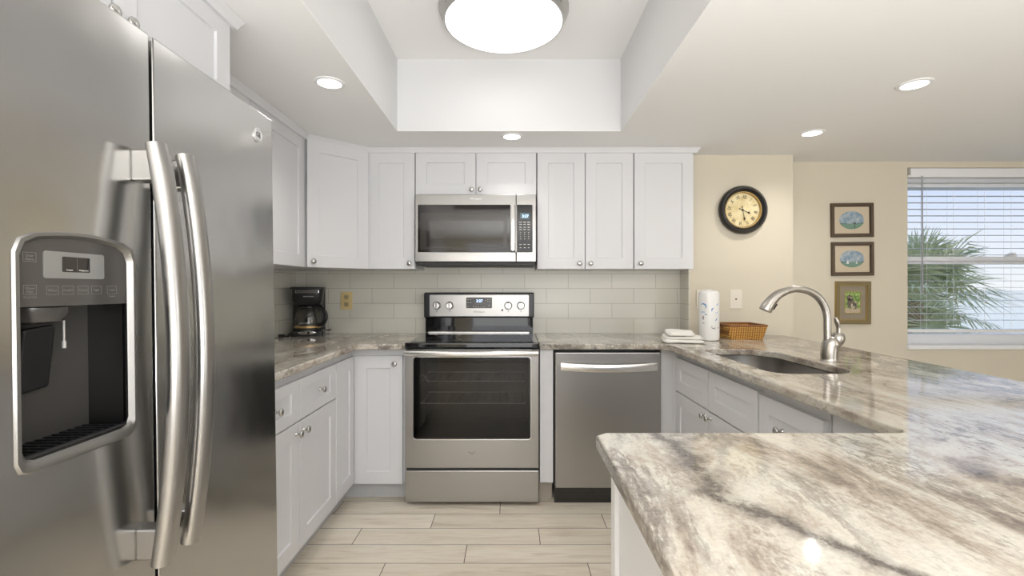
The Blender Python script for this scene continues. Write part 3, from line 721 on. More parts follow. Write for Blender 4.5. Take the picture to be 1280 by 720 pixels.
# cavity: open box behind the hole
y0, y1, z0, z1 = DY0+.004, DY1-.004, DZ0+.004, 1.2
bm = B(); xb, xf = FX-.125, FX-.016
for q in (((xb, y0, z0), (xb, y1, z0), (xb, y1, z1), (xb, y0, z1)), ((xf, y0, z0), (xb, y0, z0), (xb, y0, z1), (xf, y0, z1)), ((xb, y1, z0), (xf, y1, z0), (xf, y1, z1), (xb, y1, z1)),
          ((xf, y0, z0), (xf, y1, z0), (xb, y1, z0), (xb, y0, z0)), ((xf, y0, z1), (xb, y0, z1), (xb, y1, z1), (xf, y1, z1))): bm.faces.new([bm.verts.new(p) for p in q])
me = bpy.data.meshes.new('dispenser_recess'); bm.to_mesh(me); bm.free(); link('dispenser_recess', me, 'cavity_dark', fz)
bm = B(); lathe(bm, [(.046, 0), (.045, -.014), (.038, -.024), (.022, -.028), (0, -.028)], (FX-.060, yl(.812), 1.197), seg=28); part('dispenser_nozzle', bm, 'panel_grey', fz, smooth=True)
bm = B(); bmesh.ops.create_cube(bm, size=1); bmesh.ops.scale(bm, vec=(.010, .056, .115), verts=bm.verts); bm.transform(T((FX-.068, yl(.820), 1.108)) @ Matrix.Rotation(.22, 4, 'Y') @ Matrix.Rotation(.10, 4, 'X'))
part('paddle', bm, 'black_plastic', fz, bevel=.004)
bm = B(); tube(bm, [(FX-.05, yl(.856), 1.172), (FX-.05, yl(.856), 1.135)], .0016, 8); tube(bm, [(FX-.05, yl(.856), 1.135), (FX-.05, yl(.856), 1.122)], .003, 8); part('water_spout', bm, 'logo_light', fz)
bm = B(); box(bm, FX-.118, FX-.008, y0+.002, y1-.002, z0, z0+.006)
tube(bm, [(FX-.008, y0+.004, z0+.010), (FX-.008, y1-.004, z0+.010)], .005, 8)
for k in range(13):
    yy = y0+.014+(y1-y0-.028)*k/12; box(bm, FX-.115, FX-.012, yy-.002, yy+.002, z0+.006, z0+.012)
for xx in (FX-.045, FX-.085): box(bm, xx-.002, xx+.002, y0+.004, y1-.004, z0+.004, z0+.010)
part('drip_tray', bm, 'black_plastic', fz)
# handles
def fhandle(parent, yc, top, bot, x_end, x_mid, r):
    P = []
    n_ = 18
    for i in range(n_+1):
        t = i/n_; z = top+(bot-top)*t; P.append((FX+x_end+(x_mid-x_end)*math.sin(PI*t)**.85, yl(yc), z))
    bm = B(); tube(bm, P, [r*.96]+[r]*(n_-1)+[r*.96], 20, flat=.78, up=(1, 0, 0))
    h_ = part('handle', bm, 'steel_handle', parent, smooth=True)
    for za, zb in ((top-.012, top-.075), (bot+.012, bot+.075)):
        bm = B(); box(bm, FX-.001, FX+x_end+.004, yl(yc)-.018, yl(yc)+.018, min(za, zb), max(za, zb)); part('handle_mount', bm, 'steel_handle', parent, bevel=.004)
fhandle(fz, .966, 1.520, .672, .040, .078, .024)
fhandle(rf, 1.050, 1.520, .672, .040, .078, .023)
bm = B(); lathe(bm, [(.021, -.001), (.021, .004), (.018, .006), (.016, .004), (0, .004)], (FX, yl(1.424), 1.688), axis='X', seg=28)
bd = part('badge', bm, 'badge_face', rf, smooth=True)
me = text('GE', .021, front_left(FX+.0045, yl(1.424), 1.688), .0005); link('badge_letters', me, 'logo_grey', rf)

# ------------------------------------------------------------------ range
RX = -.227; RW = .379
rg = thing('range', 'stainless and black electric range with a glass oven door', 'range', (RX, 3.0, 0))
def rx(v): return RX+v
part('body', bx(rx(-.376), rx(.376), 2.735, 3.34, .04, .900), 'black_satin', rg, world=True)
for sx in (-.33, .33):
    for yy in (2.80, 3.28): part('foot', lathe(B(), [(.02, 0), (.02, .04)], (rx(sx), yy, 0), seg=12), 'black_plastic', rg, world=True)
# cooktop
b = B(); box(b, rx(-.379), rx(.379), 2.682, 3.30, .893, .926)
part('cooktop', b, 'black_gloss', rg, world=True, bevel=.008, seg=3)
b = B(); box(b, rx(-.352), rx(.352), 2.72, 3.255, .9255, .9275); part('glass_top', b, 'black_gloss', rg, world=True, bevel=.001)
for (cx, cy, r) in ((-.19, 2.86, .11), (.19, 2.86, .09), (-.19, 3.10, .08), (.19, 3.10, .11)):
    part('burner', lathe(B(), [(r, .9276), (r, .9278), (r-.0015, .9278), (r-.0015, .9276)], (rx(cx), cy, 0), seg=40, cap=False), 'logo_grey', rg, world=True)
part('cooktop_trim', bx(rx(-.345), rx(.345), 3.245, 3.262, .926, .936), 'steel_bar', rg, world=True, bevel=.003)
# oven door
OD = 2.69
me = slab(rrect(rx(-.379), rx(.379), .215, .888, .004, 3), [rrect(rx(-.333), rx(.333), .378, .845, .018, 5)], -.0, .04, .004)
RXZ = Matrix(((1, 0, 0, 0), (0, 0, -1, 0), (0, 1, 0, 0), (0, 0, 0, 1)))     # XY -> XZ facing -Y
me.transform(T((0, OD+.04, 0)) @ RXZ)
dr = link('oven_door', me, 'steel_range', rg, world=True, smooth=True)
part('window_pane', bx(rx(-.334), rx(.334), OD+.006, OD+.010, .377, .846), 'oven_glass', dr, world=True)
me = slab(rrect(rx(-.337), rx(.337), .374, .849, .02, 5), [rrect(rx(-.331), rx(.331), .380, .843, .016, 5)], 0, .004, .0015); me.transform(T((0, OD+.001, 0)) @ RXZ)
link('window_trim', me, 'chrome', dr, world=True, smooth=True)
# oven cavity
bm = B(); x0, x1, y0, y1, z0, z1 = rx(-.33), rx(.33), OD+.012, OD+.36, .385, .845
for q in (((x0, y1, z0), (x1, y1, z0), (x1, y1, z1), (x0, y1, z1)), ((x0, y0, z0), (x0, y1, z0), (x0, y1, z1), (x0, y0, z1)), ((x1, y0, z0), (x1, y1, z0), (x1, y1, z1), (x1, y0, z1)), ((x0, y0, z0), (x1, y0, z0), (x1, y1, z0), (x0, y1, z0)), ((x0, y0, z1), (x1, y0, z1), (x1, y1, z1), (x0, y1, z1))):
    bm.faces.new([bm.verts.new(p) for p in q])
part('oven_cavity', bm, 'oven_enamel', rg, world=True)
rg_body = [o for o in rg.children if o.name.startswith('body')][0]
me = rg_body.data; bm = B()
box(bm, rx(-.376), rx(-.335), 2.735, 3.34, .04, .893); box(bm, rx(.335), rx(.376), 2.735, 3.34, .04, .893)
box(bm, rx(-.335), rx(.335), 2.735, 3.34, .04, .383); box(bm, rx(-.335), rx(.335), 2.735, 3.34, .848, .893); box(bm, rx(-.335), rx(.335), 3.052, 3.34, .383, .848)
bm.to_mesh(me); bm.free(); me.transform(basis(rg).inverted())
for zr, drop in ((.700, .03), (.572, 0)):
    bm = B()
    yf = 2.735
    if drop: tube(bm, spline([(rx(-.30), yf, zr+drop), (rx(-.275), yf, zr+drop), (rx(-.255), yf, zr), (rx(-.20), yf, zr), (rx(.30), yf, zr)], 4), .0028, 6)
    else: tube(bm, [(rx(-.305), yf, zr), (rx(.305), yf, zr)], .0028, 6)
    tube(bm, [(rx(-.305), 3.03, zr), (rx(.305), 3.03, zr)], .0028, 6)
    for k in range(14):
        xx = rx(-.29+.58*k/13); tube(bm, [(xx, yf, zr), (xx, 3.03, zr)], .0014, 5)
    part('oven_rack', bm, 'rack_steel', rg, world=True)
# door handle: flat bowed bar across the top
bm = B()
rr_ = []
for i in range(17):
    t = i/16; x = rx(-.376+.752*t); bow = .020*math.sin(PI*t)
    rr_.append([(x, OD-.030-bow+u, z) for u, z in ((.0, .853), (-.014, .857), (-.018, .866), (-.018, .874), (-.012, .883), (.0, .886))])
loft(bm, rr_)
box(bm, rx(-.376), rx(-.335), OD-.034, OD+.002, .855, .885); box(bm, rx(.335), rx(.376), OD-.034, OD+.002, .855, .885)
part('handle', bm, 'steel_bar', dr, world=True, bevel=.002, smooth=True)
part('storage_drawer', bx(rx(-.379), rx(.379), OD, OD+.04, .022, .246-.045), 'steel_range', rg, world=True, bevel=.004)
part('drawer_gap', bx(rx(-.372), rx(.372), OD+.012, OD+.05, .198, .218), 'black_satin', rg, world=True)
# emblem on oven door
bm = B(); tube(bm, spline([(-.020, 0, .007), (-.008, 0, .006), (0, 0, -.006), (.008, 0, .006), (.020, 0, .007)], 5), .0012, 6); bm.transform(T((rx(0), OD-.001, .298)))
part('emblem', bm, 'logo_grey', dr, world=True)
# console
CD = 3.27
bm = B(); box(bm, rx(-.379), rx(.379), CD, 3.355, 1.03, 1.203); part('console', bm, 'black_plastic', rg, world=True, bevel=.008, seg=3)
part('back_guard', bx(rx(-.372), rx(.372), CD+.018, 3.35, .927, 1.035), 'black_gloss', rg, world=True, bevel=.003)
part('console_panel', prism(B(), rrect(rx(-.340), rx(.343), 1.040, 1.188, .008, 4), CD-.004, CD+.001, 'XZ'), 'steel_range', rg, world=True, bevel=.001)
part('display_panel', prism(B(), rrect(rx(-.088), rx(.090), 1.096, 1.170, .006, 4), CD-.007, CD-.003, 'XZ'), 'panel_grey', rg, world=True, bevel=.001)
part('clock_display', bx(rx(-.030), rx(.032), CD-.0085, CD-.006, 1.131, 1.160), 'display_black', rg, world=True)
link('display_digits', text('3:27', .026, front(rx(.003), CD-.0088, 1.1455), .0003), 'display_digits', rg, world=True)
dpp = [o for o in rg.children if o.name.startswith('display_panel')][0]
KEYS = [(-.036+.017*k, 1.1075, .004, .0015) for k in range(5)]
for k in range(0): box(bm, rx(-.036+.017*k)-.004, rx(-.036+.017*k)+.004, CD-.0078, CD-.0068, 1.106, 1.109)
for xx, zz in ((-.075, 1.156), (-.058, 1.156), (-.075, 1.135), (-.058, 1.135), (-.077, 1.109), (.045, 1.150), (.060, 1.157), (.075, 1.157), (.060, 1.143), (.075, 1.143), (.070, 1.118), (.070, 1.110)): KEYS.append((xx, zz, .005, .001))
for xx, zz, hw_, hh_ in KEYS: part('key_mark', bx(rx(xx)-hw_, rx(xx)+hw_, CD-.0078, CD-.0068, zz-hh_, zz+hh_), 'key_print', dpp, world=True)
link('lettering', text('Whirlpool', .018, front(rx(0), CD-.0045, 1.071), .0004), 'logo_grey', rg, world=True)
for sx in (-.289, -.201, .201, .288):
    bm = B(); lathe(bm, [(.026, 0), (.026, -.006), (.022, -.010), (.0205, -.026), (.019, -.028), (0, -.028)], axis='Y', seg=28)
    bm.transform(T((rx(sx), CD-.004, 1.114))); k_ = part('knob', bm, 'steel_bar', rg, world=True, smooth=True)
    bm = B(); box(bm, -.0045, .0045, -.036, -.027, -.024, .021); bm.transform(T((rx(sx), CD-.004, 1.114))); part('knob_grip', bm, 'steel_handle', k_, world=True, bevel=.002)
    bm = B(); lathe(bm, [(.0275, 0), (.0275, -.001), (.0265, -.001), (.0265, 0)], axis='Y', seg=28, cap=False); box(bm, -.002, .002, -.001, 0, -.044, -.034); bm.transform(T((rx(sx), CD-.004, 1.114))); part('dial_mark', bm, 'logo_grey', k_, world=True)
bm = lathe(B(), [(.007, 0), (.007, -.004), (.004, -.006), (0, -.006)], (rx(.160), CD-.004, 1.083), axis='Y', seg=16); part('indicator_lamp', bm, 'chrome_dark', rg, world=True, smooth=True)

# ------------------------------------------------------------------ microwave
MX0, MX1, MD = -.607, .151, 2.982
mw = thing('microwave', 'stainless over-the-range microwave hanging above the range', 'microwave', (-.228, 3.17, 1.39))
part('body', bx(MX0+.003, MX1-.003, MD+.045, 3.355, 1.395, 1.822), 'black_satin', mw, world=True)
XS = .026   # split between door and control side
def mpl(x0, x1, z0, z1, holes, y, d, mat_, name, par, bev=.003):
    me = slab(rrect(x0, x1, z0, z1, .003, 3), holes, 0, d, bev); me.transform(T((0, y+d, 0)) @ RXZ); return link(name, me, mat_, par, world=True, smooth=True)
dm = mpl(MX0, XS-.001, 1.400, 1.822, [rrect(MX0+.016, XS-.004, 1.460, 1.757, .006, 3)], MD, .045, 'steel_range', 'door', mw)
cm = mpl(XS+.001, MX1, 1.400, 1.822, [rrect(XS+.004, MX1-.024, 1.460, 1.757, .006, 3)], MD, .045, 'steel_range', 'control_surround', mw)
part('door_glass', bx(MX0+.015, XS-.003, MD+.001, MD+.012, 1.459, 1.758), 'dark_glass', dm, world=True, bevel=.001)
# inner window outline seen through the glass
me = slab(rrect(MX0+.030, XS-.055, 1.475, 1.705, .006, 4), [rrect(MX0+.070, XS-.080, 1.492, 1.66, .004, 4)], 0, .0006, .0002); me.transform(T((0, MD+.0008, 0)) @ RXZ)
link('inner_border', me, 'inner_brown', dm, world=True)
part('control_panel', bx(XS+.003, MX1-.023, MD+.001, MD+.012, 1.459, 1.758), 'display_black', cm, world=True, bevel=.001)
part('display', bx(.052, .108, MD-.0004, MD+.002, 1.668, 1.706), 'display_backlight', cm, world=True)
link('display_digits', text('3:27', .024, front(.083, MD-.0008, 1.685), .0002), 'display_digits', cm, world=True)
for c_ in range(3):
    xx = .054+.0253*c_
    for zz, wd in ((1.648, .008), (1.634, .008), (1.616, .007), (1.602, .008), (1.584, .0025), (1.570, .0025), (1.557, .0025), (1.543, .004), (1.508, .007), (1.488, .005)):
        part('key', bx(xx-wd, xx+wd, MD, MD+.002, zz-.0022, zz+.0022), 'key_print', cm, world=True)
bm = B(); rr_ = []
for i in range(13):
    t = i/12; z = 1.468+.283*t; bow = .012*math.sin(PI*t)
    rr_.append([(x, MD-.028-bow+u, z) for x, u in ((-.016, .004), (-.014, -.006), (0, -.011), (.014, -.006), (.016, .004))])
loft(bm, rr_); bm.transform(T((.004, 0, 0)))
box(bm, -.010, .018, MD-.03, MD+.002, 1.470, 1.495); box(bm, -.010, .018, MD-.03, MD+.002, 1.724, 1.749)
part('handle', bm, 'steel_bar', dm, world=True, smooth=True)
link('lettering', text('Whirlpool', .017, front(-.228, MD-.0008, 1.795), .0003), 'logo_light', dm, world=True)
bm = B(); box(bm, MX0+.01, MX1-.005, MD+.02, 3.34, 1.378, 1.398)
for k in range(14): box(bm, MX0+.03+.05*k, MX0+.06+.05*k, MD+.014, MD+.03, 1.380, 1.390)
part('vent_grille', bm, 'black_satin', mw, world=True)

# ------------------------------------------------------------------ dishwasher
dw = thing('dishwasher', 'stainless dishwasher with a curved bar handle under the counter', 'dishwasher', (.546, 2.98, 0))
part('body', bx(.243, .850, 2.745, 3.30, .06, .88), 'black_satin', dw, world=True)
d = part('door', bx(.246, .847, 2.700, 2.745, .098, .869), 'steel_door', dw, world=True, bevel=.005, seg=3)
bm = B(); rr_ = []
for i in range(17):
    t = i/16; x = .274+.542*t; bow = .022*math.sin(PI*t); sag = -.008*math.sin(PI*t)
    rr_.append([(x, 2.672-bow+u, .792+sag+z) for u, z in ((.006, .020), (-.006, .023), (-.010, .015), (-.010, -.013), (-.006, -.020), (.006, -.018))])
loft(bm, rr_); box(bm, .278, .30, 2.672, 2.702, .775, .808); box(bm, .79, .812, 2.672, 2.702, .775, .808)
part('handle', bm, 'steel_bar', d, world=True, smooth=True)
part('kick_plate', bx(.243, .850, 2.735, 2.76, .0, .097), 'black_gloss', dw, world=True)
part('badge', bx(.79, .80, 2.698, 2.701, .18, .184), 'logo_grey', d, world=True)

# ------------------------------------------------------------------ coffee maker
cf = thing('coffee_maker', 'black drip coffee maker with a glass carafe in the counter corner', 'coffee maker', (-1.372, 3.205, ZS1), (0, 0, math.radians(17)))
W = .100
b = B(); loft(b, [[(p[0], p[1], 0) for p in rrect(-W, W, -.09, .10, .02, 4)], [(p[0], p[1], .032) for p in rrect(-W, W, -.09, .10, .02, 4)], [(p[0], p[1], .040) for p in rrect(-W*.9, W*.9, -.075, .09, .02, 4)]]); part('base', b, 'black_plastic', cf, bevel=.002)
part('water_tank', prism(B(), rrect(-W, W, .035, .10, .015, 4), .03, .322), 'black_plastic', cf, bevel=.003)
b = B(); loft(b, [[(p[0], p[1], .205) for p in rrect(-W*.80, W*.80, -.07, .06, .03, 5)], [(p[0], p[1], .235) for p in rrect(-W*.92, W*.92, -.085, .06, .03, 5)], [(p[0], p[1], .310) for p in rrect(-W*.98, W*.98, -.09, .06, .03, 5)]]); part('brew_basket', b, 'black_plastic', cf, smooth=True)
part('lid', prism(B(), rrect(-W*1.04, W*1.04, -.095, .102, .03, 5), .310, .325), 'black_plastic', cf, bevel=.004)
b = B(); pts_ = [(-.070+.14*k/8, -.0915+.0*k, 0) for k in range(9)]; box(b, -.070, .072, -.0925, -.085, .285, .303); part('chrome_strip', b, 'chrome', cf, bevel=.002)
link('lettering', text('BLACK+DECKER', .0085, front(.010, -.0905, .262), .0004), 'logo_light', cf)
b = B(); lathe(b, [(.078, .046), (.083, .06), (.084, .10), (.076, .145), (.060, .178), (.052, .186)], (.0, -.024, 0), seg=32, cap=False)
cr = part('carafe', b, 'carafe_glass', cf, smooth=True)
b = B(); lathe(b, [(.0845, .055), (.0847, .055), (.0847, .068), (.0845, .068)], (0, -.024, 0), seg=32, cap=False); part('carafe_band', b, 'clock_gold', cr)
b = B(); lathe(b, [(.052, .180), (.058, .184), (.056, .196), (.04, .204), (0, .205)], (0, -.018, 0), seg=28); part('carafe_lid', b, 'black_plastic', cr, smooth=True)
b = B(); hp = spline([(.030, -.060, .192), (.080, -.085, .188), (.112, -.098, .155), (.116, -.100, .115), (.098, -.092, .082), (.068, -.075, .074)], 5); tube(b, hp, .010, 10, flat=1.3); part('carafe_handle', b, 'black_plastic', cr, smooth=True)
link('carafe_lettering', text('BLACK+DECKER', .0085, front(-.012, -.1095, .088), .0003), 'logo_light', cr)
b = B(); lathe(b, [(.072, .038), (.072, .044), (0, .044)], (0, -.018, 0), seg=28); part('warming_plate', b, 'chrome_dark', cf)
b = B(); loft(b, [[(x*.055, -.0935 - 0, .024+z*.013) for x, z in [(math.cos(2*PI*k/20), math.sin(2*PI*k/20)) for k in range(20)]], [(x*.05, -.096, .024+z*.010) for x, z in [(math.cos(2*PI*k/20), math.sin(2*PI*k/20)) for k in range(20)]]]); part('control_strip', b, 'chrome', cf, smooth=True)
b = B(); lathe(b, [(.009, 0), (.009, -.006), (0, -.006)], (0.012, -.096, .024), axis='Y', seg=14); part('power_button', b, 'black_plastic', cf)
b = B(); tube(b, spline([(-.08, .09, .012), (-.13, .02, .006), (-.11, -.09, .006), (-.15, -.12, .008), (-.135, -.07, .010)], 6), .0035, 6)
box(b, -.165, -.13, -.135, -.115, 0.002, .022)
part('power_cord', b, 'cord_black', cf); b = B(); tube(b, spline([(.09, .08, .03), (.12, .03, .028), (.14, .02, .035)], 5), .0035, 6)
part('power_cord', b, 'cord_black', cf)

# outlets
ol = thing('outlet', 'almond duplex power outlet on the tile beside the coffee maker', 'outlet', (-1.170, DB-.008, 1.145))
part('cover_plate', prism(B(), rrect(-.041, .041, -.063, .063, .004, 3), -.006, 0, 'XZ'), 'almond_plastic', ol, bevel=.002)
for dz in (-.026, .026):
    r_ = part('socket', prism(B(), rrect(-.017, .017, dz-.017, dz+.017, .010, 4), -.008, -.005, 'XZ'), 'almond_dark', ol)
    b = B(); box(b, -.008, -.005, -.0085, -.0075, dz-.002, dz+.009); box(b, .005, .008, -.0085, -.0075, dz-.002, dz+.007); box(b, -.003, .003, -.0085, -.0075, dz-.011, dz-.006); part('slots', b, 'slot_dark', r_)
pl = thing('wall_plate', 'ivory cable wall plate with one small dark hole above the wicker basket', 'wall plate', (1.506, DCOL, 1.160))
part('cover_plate', prism(B(), rrect(-.041, .041, -.064, .064, .004, 3), -.006, 0, 'XZ'), 'ivory_plastic', pl, bevel=.002)
part('cable_jack', bx(-.005, .005, -.0075, -.005, -.005, .005), 'slot_dark', pl)
pl = thing('wall_plate', 'ivory wall plate partly hidden behind the paper towel roll', 'wall plate', (1.282, DCOL, 1.160))
part('cover_plate', prism(B(), rrect(-.041, .041, -.064, .064, .004, 3), -.006, 0, 'XZ'), 'ivory_plastic', pl, bevel=.002)
part('switch_toggle', bx(-.006, .006, -.016, -.005, -.012, .012), 'ivory_plastic', pl, bevel=.002)

# ------------------------------------------------------------------ counter items
pt = thing('paper_towel_roll', 'wrapped white paper towel roll with blue print standing on the counter', 'paper towels', (1.202, 2.90, ZS1), (0, 0, 0))
PR = .060
b = B(); lathe(b, [(.050, .0), (.057, .004), (PR, .02), (PR, .275), (.058, .292), (.045, .302), (.020, .304), (.012, .309), (0, .306)], seg=36); part('roll', b, 'wrap_paper', pt, smooth=True)
def wrap(fn_list, mat_, name):     # flat shapes (arc length u, height z) bent around the roll, facing the room
    bm = B()
    for pts in fn_list:
        n_ = len(pts)
        vo = [bm.verts.new(((PR+.0006)*math.sin(u/PR), -(PR+.0006)*math.cos(u/PR), z)) for u, z in pts]
        for i in range(n_//2-1): bm.faces.new((vo[i], vo[i+1], vo[n_-2-i], vo[n_-1-i]))
    part(name, bm, mat_, pt)
def band(pts, w_):
    o_, i_ = [], []
    for k, p in enumerate(pts):
        a = Vector(pts[max(k-1, 0)]); c = Vector(pts[min(k+1, len(pts)-1)]); d_ = (c-a).normalized(); n_ = Vector((-d_.y, d_.x)); q = Vector(p); ww = w_*math.sin(PI*(k+.4)/(len(pts)-.2))
        o_.append(tuple(q+n_*ww)); i_.append(tuple(q-n_*ww))
    return o_+i_[::-1]
def arc(cx, cz, r, a0, a1, n_=8): return [(cx+r*math.cos(math.radians(a0+(a1-a0)*k/n_)), cz+r*math.sin(math.radians(a0+(a1-a0)*k/n_))) for k in range(n_+1)]
wrap([band(arc(-.058, .205, .018, 150, -40), .004), band(arc(-.040, .17, .012, 230, 300), .003), band(arc(.008, .183, .016, 100, 200), .003), band(arc(.002, .140, .022, 300, 360), .003), band(arc(.052, .20, .03, 120, 160), .003)], 'print_blue', 'blue_print')
wrap([band([(-.075, .172), (-.06, .173), (-.045, .172)], .005), band([(.012, .170), (.03, .171), (.06, .170)], .004), band([(.02, .156), (.05, .158)], .006)], 'print_pale_blue', 'pale_print')
wrap([[(-.062, .150), (-.052, .150), (-.052, .128), (-.062, .128)], [(-.062, .110), (-.05, .110), (-.05, .104), (-.062, .104)], band(arc(.002, .085, .010, 130, 380), .003), band([(.004, .075), (.016, .072)], .003), band([(.028, .078), (.044, .080)], .004)], 'print_grey', 'grey_print')

tw = B()
def towel_layer(z0, z1, sx, sy, ox, oy, ph):
    rings = []
    for k, (s, z) in enumerate(((.97, z0), (1.0, z0+.25*(z1-z0)), (1.01, .5*(z0+z1)), (.985, z1-.2*(z1-z0)), (.90, z1))):
        rings.append([(ox+(p[0])*s*(1+.03*math.sin(5*i*.3+ph)), oy+p[1]*s*(1+.04*math.cos(i*.5+ph)), z+(.006*math.sin(p[0]*38+ph)+.005*math.sin(p[1]*45) if k > 2 else 0)) for i, p in enumerate(rrect(-sx, sx, -sy, sy, .02, 6))])
    loft(tw, rings)
towel_layer(0, .017, .105, .062, 0, 0, 0); towel_layer(.014, .031, .100, .060, .002, .004, 1); towel_layer(.026, .050, .072, .050, -.012, .012, 2)
tw.transform(Matrix.Rotation(-.12, 4, 'Z') @ Matrix.Diagonal((1.08, 1.05, 1.45, 1)))
o = part('hand_towel', tw, 'terry', smooth=True); o.location = (.995, 2.775, ZS1+.0005)
ss = o.modifiers.new('smooth', 'SUBSURF'); ss.levels = 2; ss.render_levels = 2
dtex = bpy.data.textures.new('towel_folds', 'CLOUDS'); dtex.noise_scale = .035
dm_ = o.modifiers.new('folds', 'DISPLACE'); dm_.texture = dtex; dm_.strength = .006; dm_.mid_level = .5
tag(o, 'folded white terry hand towel lying on the counter beside the paper towels', 'towel')

bk = thing('basket', 'shallow golden-brown wicker basket with slanted sides on the counter', 'basket', (1.452, 3.035, ZS1))
b = B()
R = [[(p[0], p[1], z) for p in rrect(-a, a, -c, c, .018, 4)] for a, c, z in ((.104, .100, 0), (.112, .108, .03), (.124, .120, .085), (.120, .116, .085), (.108, .104, .03), (.100, .096, .006))]
loft(b, R); part('woven_sides', b, 'wicker', bk)
b = B()
me_r = rrect(-.126, .126, -.122, .122, .02, 5); me_i = rrect(-.117, .117, -.113, .113, .016, 5)
loft(b, [[(p[0], p[1], z) for p in q] for q, z in ((me_r, .080), (me_r, .091), (me_i, .091), (me_i, .080))], cap=False); part('rim', b, 'wicker_rim', bk)
b = B(); c_ = [(-.030, .040), (.030, .040), (.030, .074), (-.030, .074)]
for (u0, u1, v0, v1) in ((-.036, .036, .036, .042), (-.036, .036, .072, .080), (-.036, -.029, .036, .08), (.029, .036, .036, .08)):
    loft(b, [[(-.108-.24*v-x_, u, v) for u, v in ((u0, v0), (u1, v0), (u1, v1), (u0, v1))] for x_ in (-.0, .004)])
part('grip_surround', b, 'wicker_rim', bk)

# ------------------------------------------------------------------ clock
ck = thing('wall_clock', 'round black wall clock with an aged cream Roman numeral dial', 'clock', (1.545, DCOL, 1.757), (0, 0, 0))
b = B(); lathe(b, [(.145, 0), (.158, -.006), (.163, -.020), (.160, -.034), (.150, -.044), (.141, -.043), (.134, -.034), (.130, -.036), (.122, -.030), (.118, -.018), (.118, -.012)], axis='Y', seg=64, cap=False)
part('rim', b, 'clock_black', ck, smooth=True)
b = B(); lathe(b, [(.122, -.0302), (.1195, -.030), (.116, -.018), (.116, -.014)], axis='Y', seg=64, cap=False); part('gold_bezel', b, 'clock_gold', ck, smooth=True)
b = B(); lathe(b, [(.119, -.0), (.119, -.014), (0, -.0142)], axis='Y', seg=48); fc = part('dial', b, 'clock_face', ck)
TILT = math.radians(9)
ms = []
for i, s_ in enumerate(('XII', 'I', 'II', 'III', 'IIII', 'V', 'VI', 'VII', 'VIII', 'IX', 'X', 'XI')):
    a = -(i*PI/6+TILT)
    mt = T((0, -.0148, 0)) @ Matrix.Rotation(PI/2, 4, 'X') @ Matrix.Rotation(a, 4, 'Z') @ T((0, .088, 0)) @ Matrix.Scale(.78, 4, (1, 0, 0))
    ms.append(text(s_, .034, mt, .0003, space=.9))
part('numerals', join(ms), 'clock_ink', fc)
me = slab([(.1135*math.cos(2*PI*k/72), .1135*math.sin(2*PI*k/72)) for k in range(72)], [[(.112*math.cos(2*PI*k/72), .112*math.sin(2*PI*k/72)) for k in range(72)]], 0, .0006, .0001); me.transform(T((0, -.0145, 0)) @ RXZ); link('minute_track', me, 'clock_ink', fc)
def hand(name, ang, ln, wd, y):
    b = B(); a = -(ang+TILT)
    pts = [(-.0015, -.026), (-.005, -.024), (-.0015, -.018), (-.0015, ln*.55), (-wd, ln*.66), (-.001, ln*.80), (0, ln), (.001, ln*.80), (wd, ln*.66), (.0015, ln*.55), (.0015, -.018), (.005, -.024), (.0015, -.026)]
    loft(b, [[(u, v, 0) for u, v in pts], [(u, v, .001) for u, v in pts]])
    b.transform(T((0, y, 0)) @ Matrix.Rotation(PI/2, 4, 'X') @ Matrix.Rotation(a, 4, 'Z')); part(name, b, 'clock_hand', ck)
hand('hour_hand', math.radians(104), .066, .008, -.018)
hand('minute_hand', math.radians(160), .088, .006, -.020)
b = B(); lathe(b, [(.005, -.013), (.005, -.024), (0, -.025)], axis='Y', seg=12); part('centre_cap', b, 'clock_hand', ck)

# ------------------------------------------------------------------ pictures
def picture(label, xc, zc, w_, h_, fw, matw, frame_m, inner_m, mat_m, rot=0):
    t = thing('picture', label, 'framed picture', (xc, DF, zc), (0, rot, 0), 'framed pictures beside the window')
    me = slab(rrect(-w_/2, w_/2, -h_/2, h_/2, .001, 1), [rrect(-w_/2+fw, w_/2-fw, -h_/2+fw, h_/2-fw, .001, 1)], 0, .018, .003); me.transform(RXZ); link('frame', me, frame_m, t)
    me = slab(rrect(-w_/2+fw-.001, w_/2-fw+.001, -h_/2+fw-.001, h_/2-fw+.001, .001, 1), [rrect(-w_/2+fw+.005, w_/2-fw-.005, -h_/2+fw+.005, h_/2-fw-.005, .001, 1)], 0, .012, .0005); me.transform(RXZ); link('frame_lip', me, inner_m, t)
    part('mount', bx(-w_/2+fw, w_/2-fw, -.005, -.001, -h_/2+fw, h_/2-fw), mat_m, t)
    part('glass', bx(-w_/2+fw, w_/2-fw, -.0105, -.0095, -h_/2+fw, h_/2-fw), 'picture_glass', t)
    return t
def flat(pts, y, mat_, name, t, d=.0004):
    b = B(); loft(b, [[(u, y, v) for u, v in pts], [(u, y-d, v) for u, v in pts]]); return part(name, b, mat_, t)
def ell(a, c, f0=0, f1=360, n_=36): return [(a*math.cos(math.radians(f0+(f1-f0)*k/n_)), c*math.sin(math.radians(f0+(f1-f0)*k/n_))) for k in range(n_+(0 if f1-f0 == 360 else 1))]
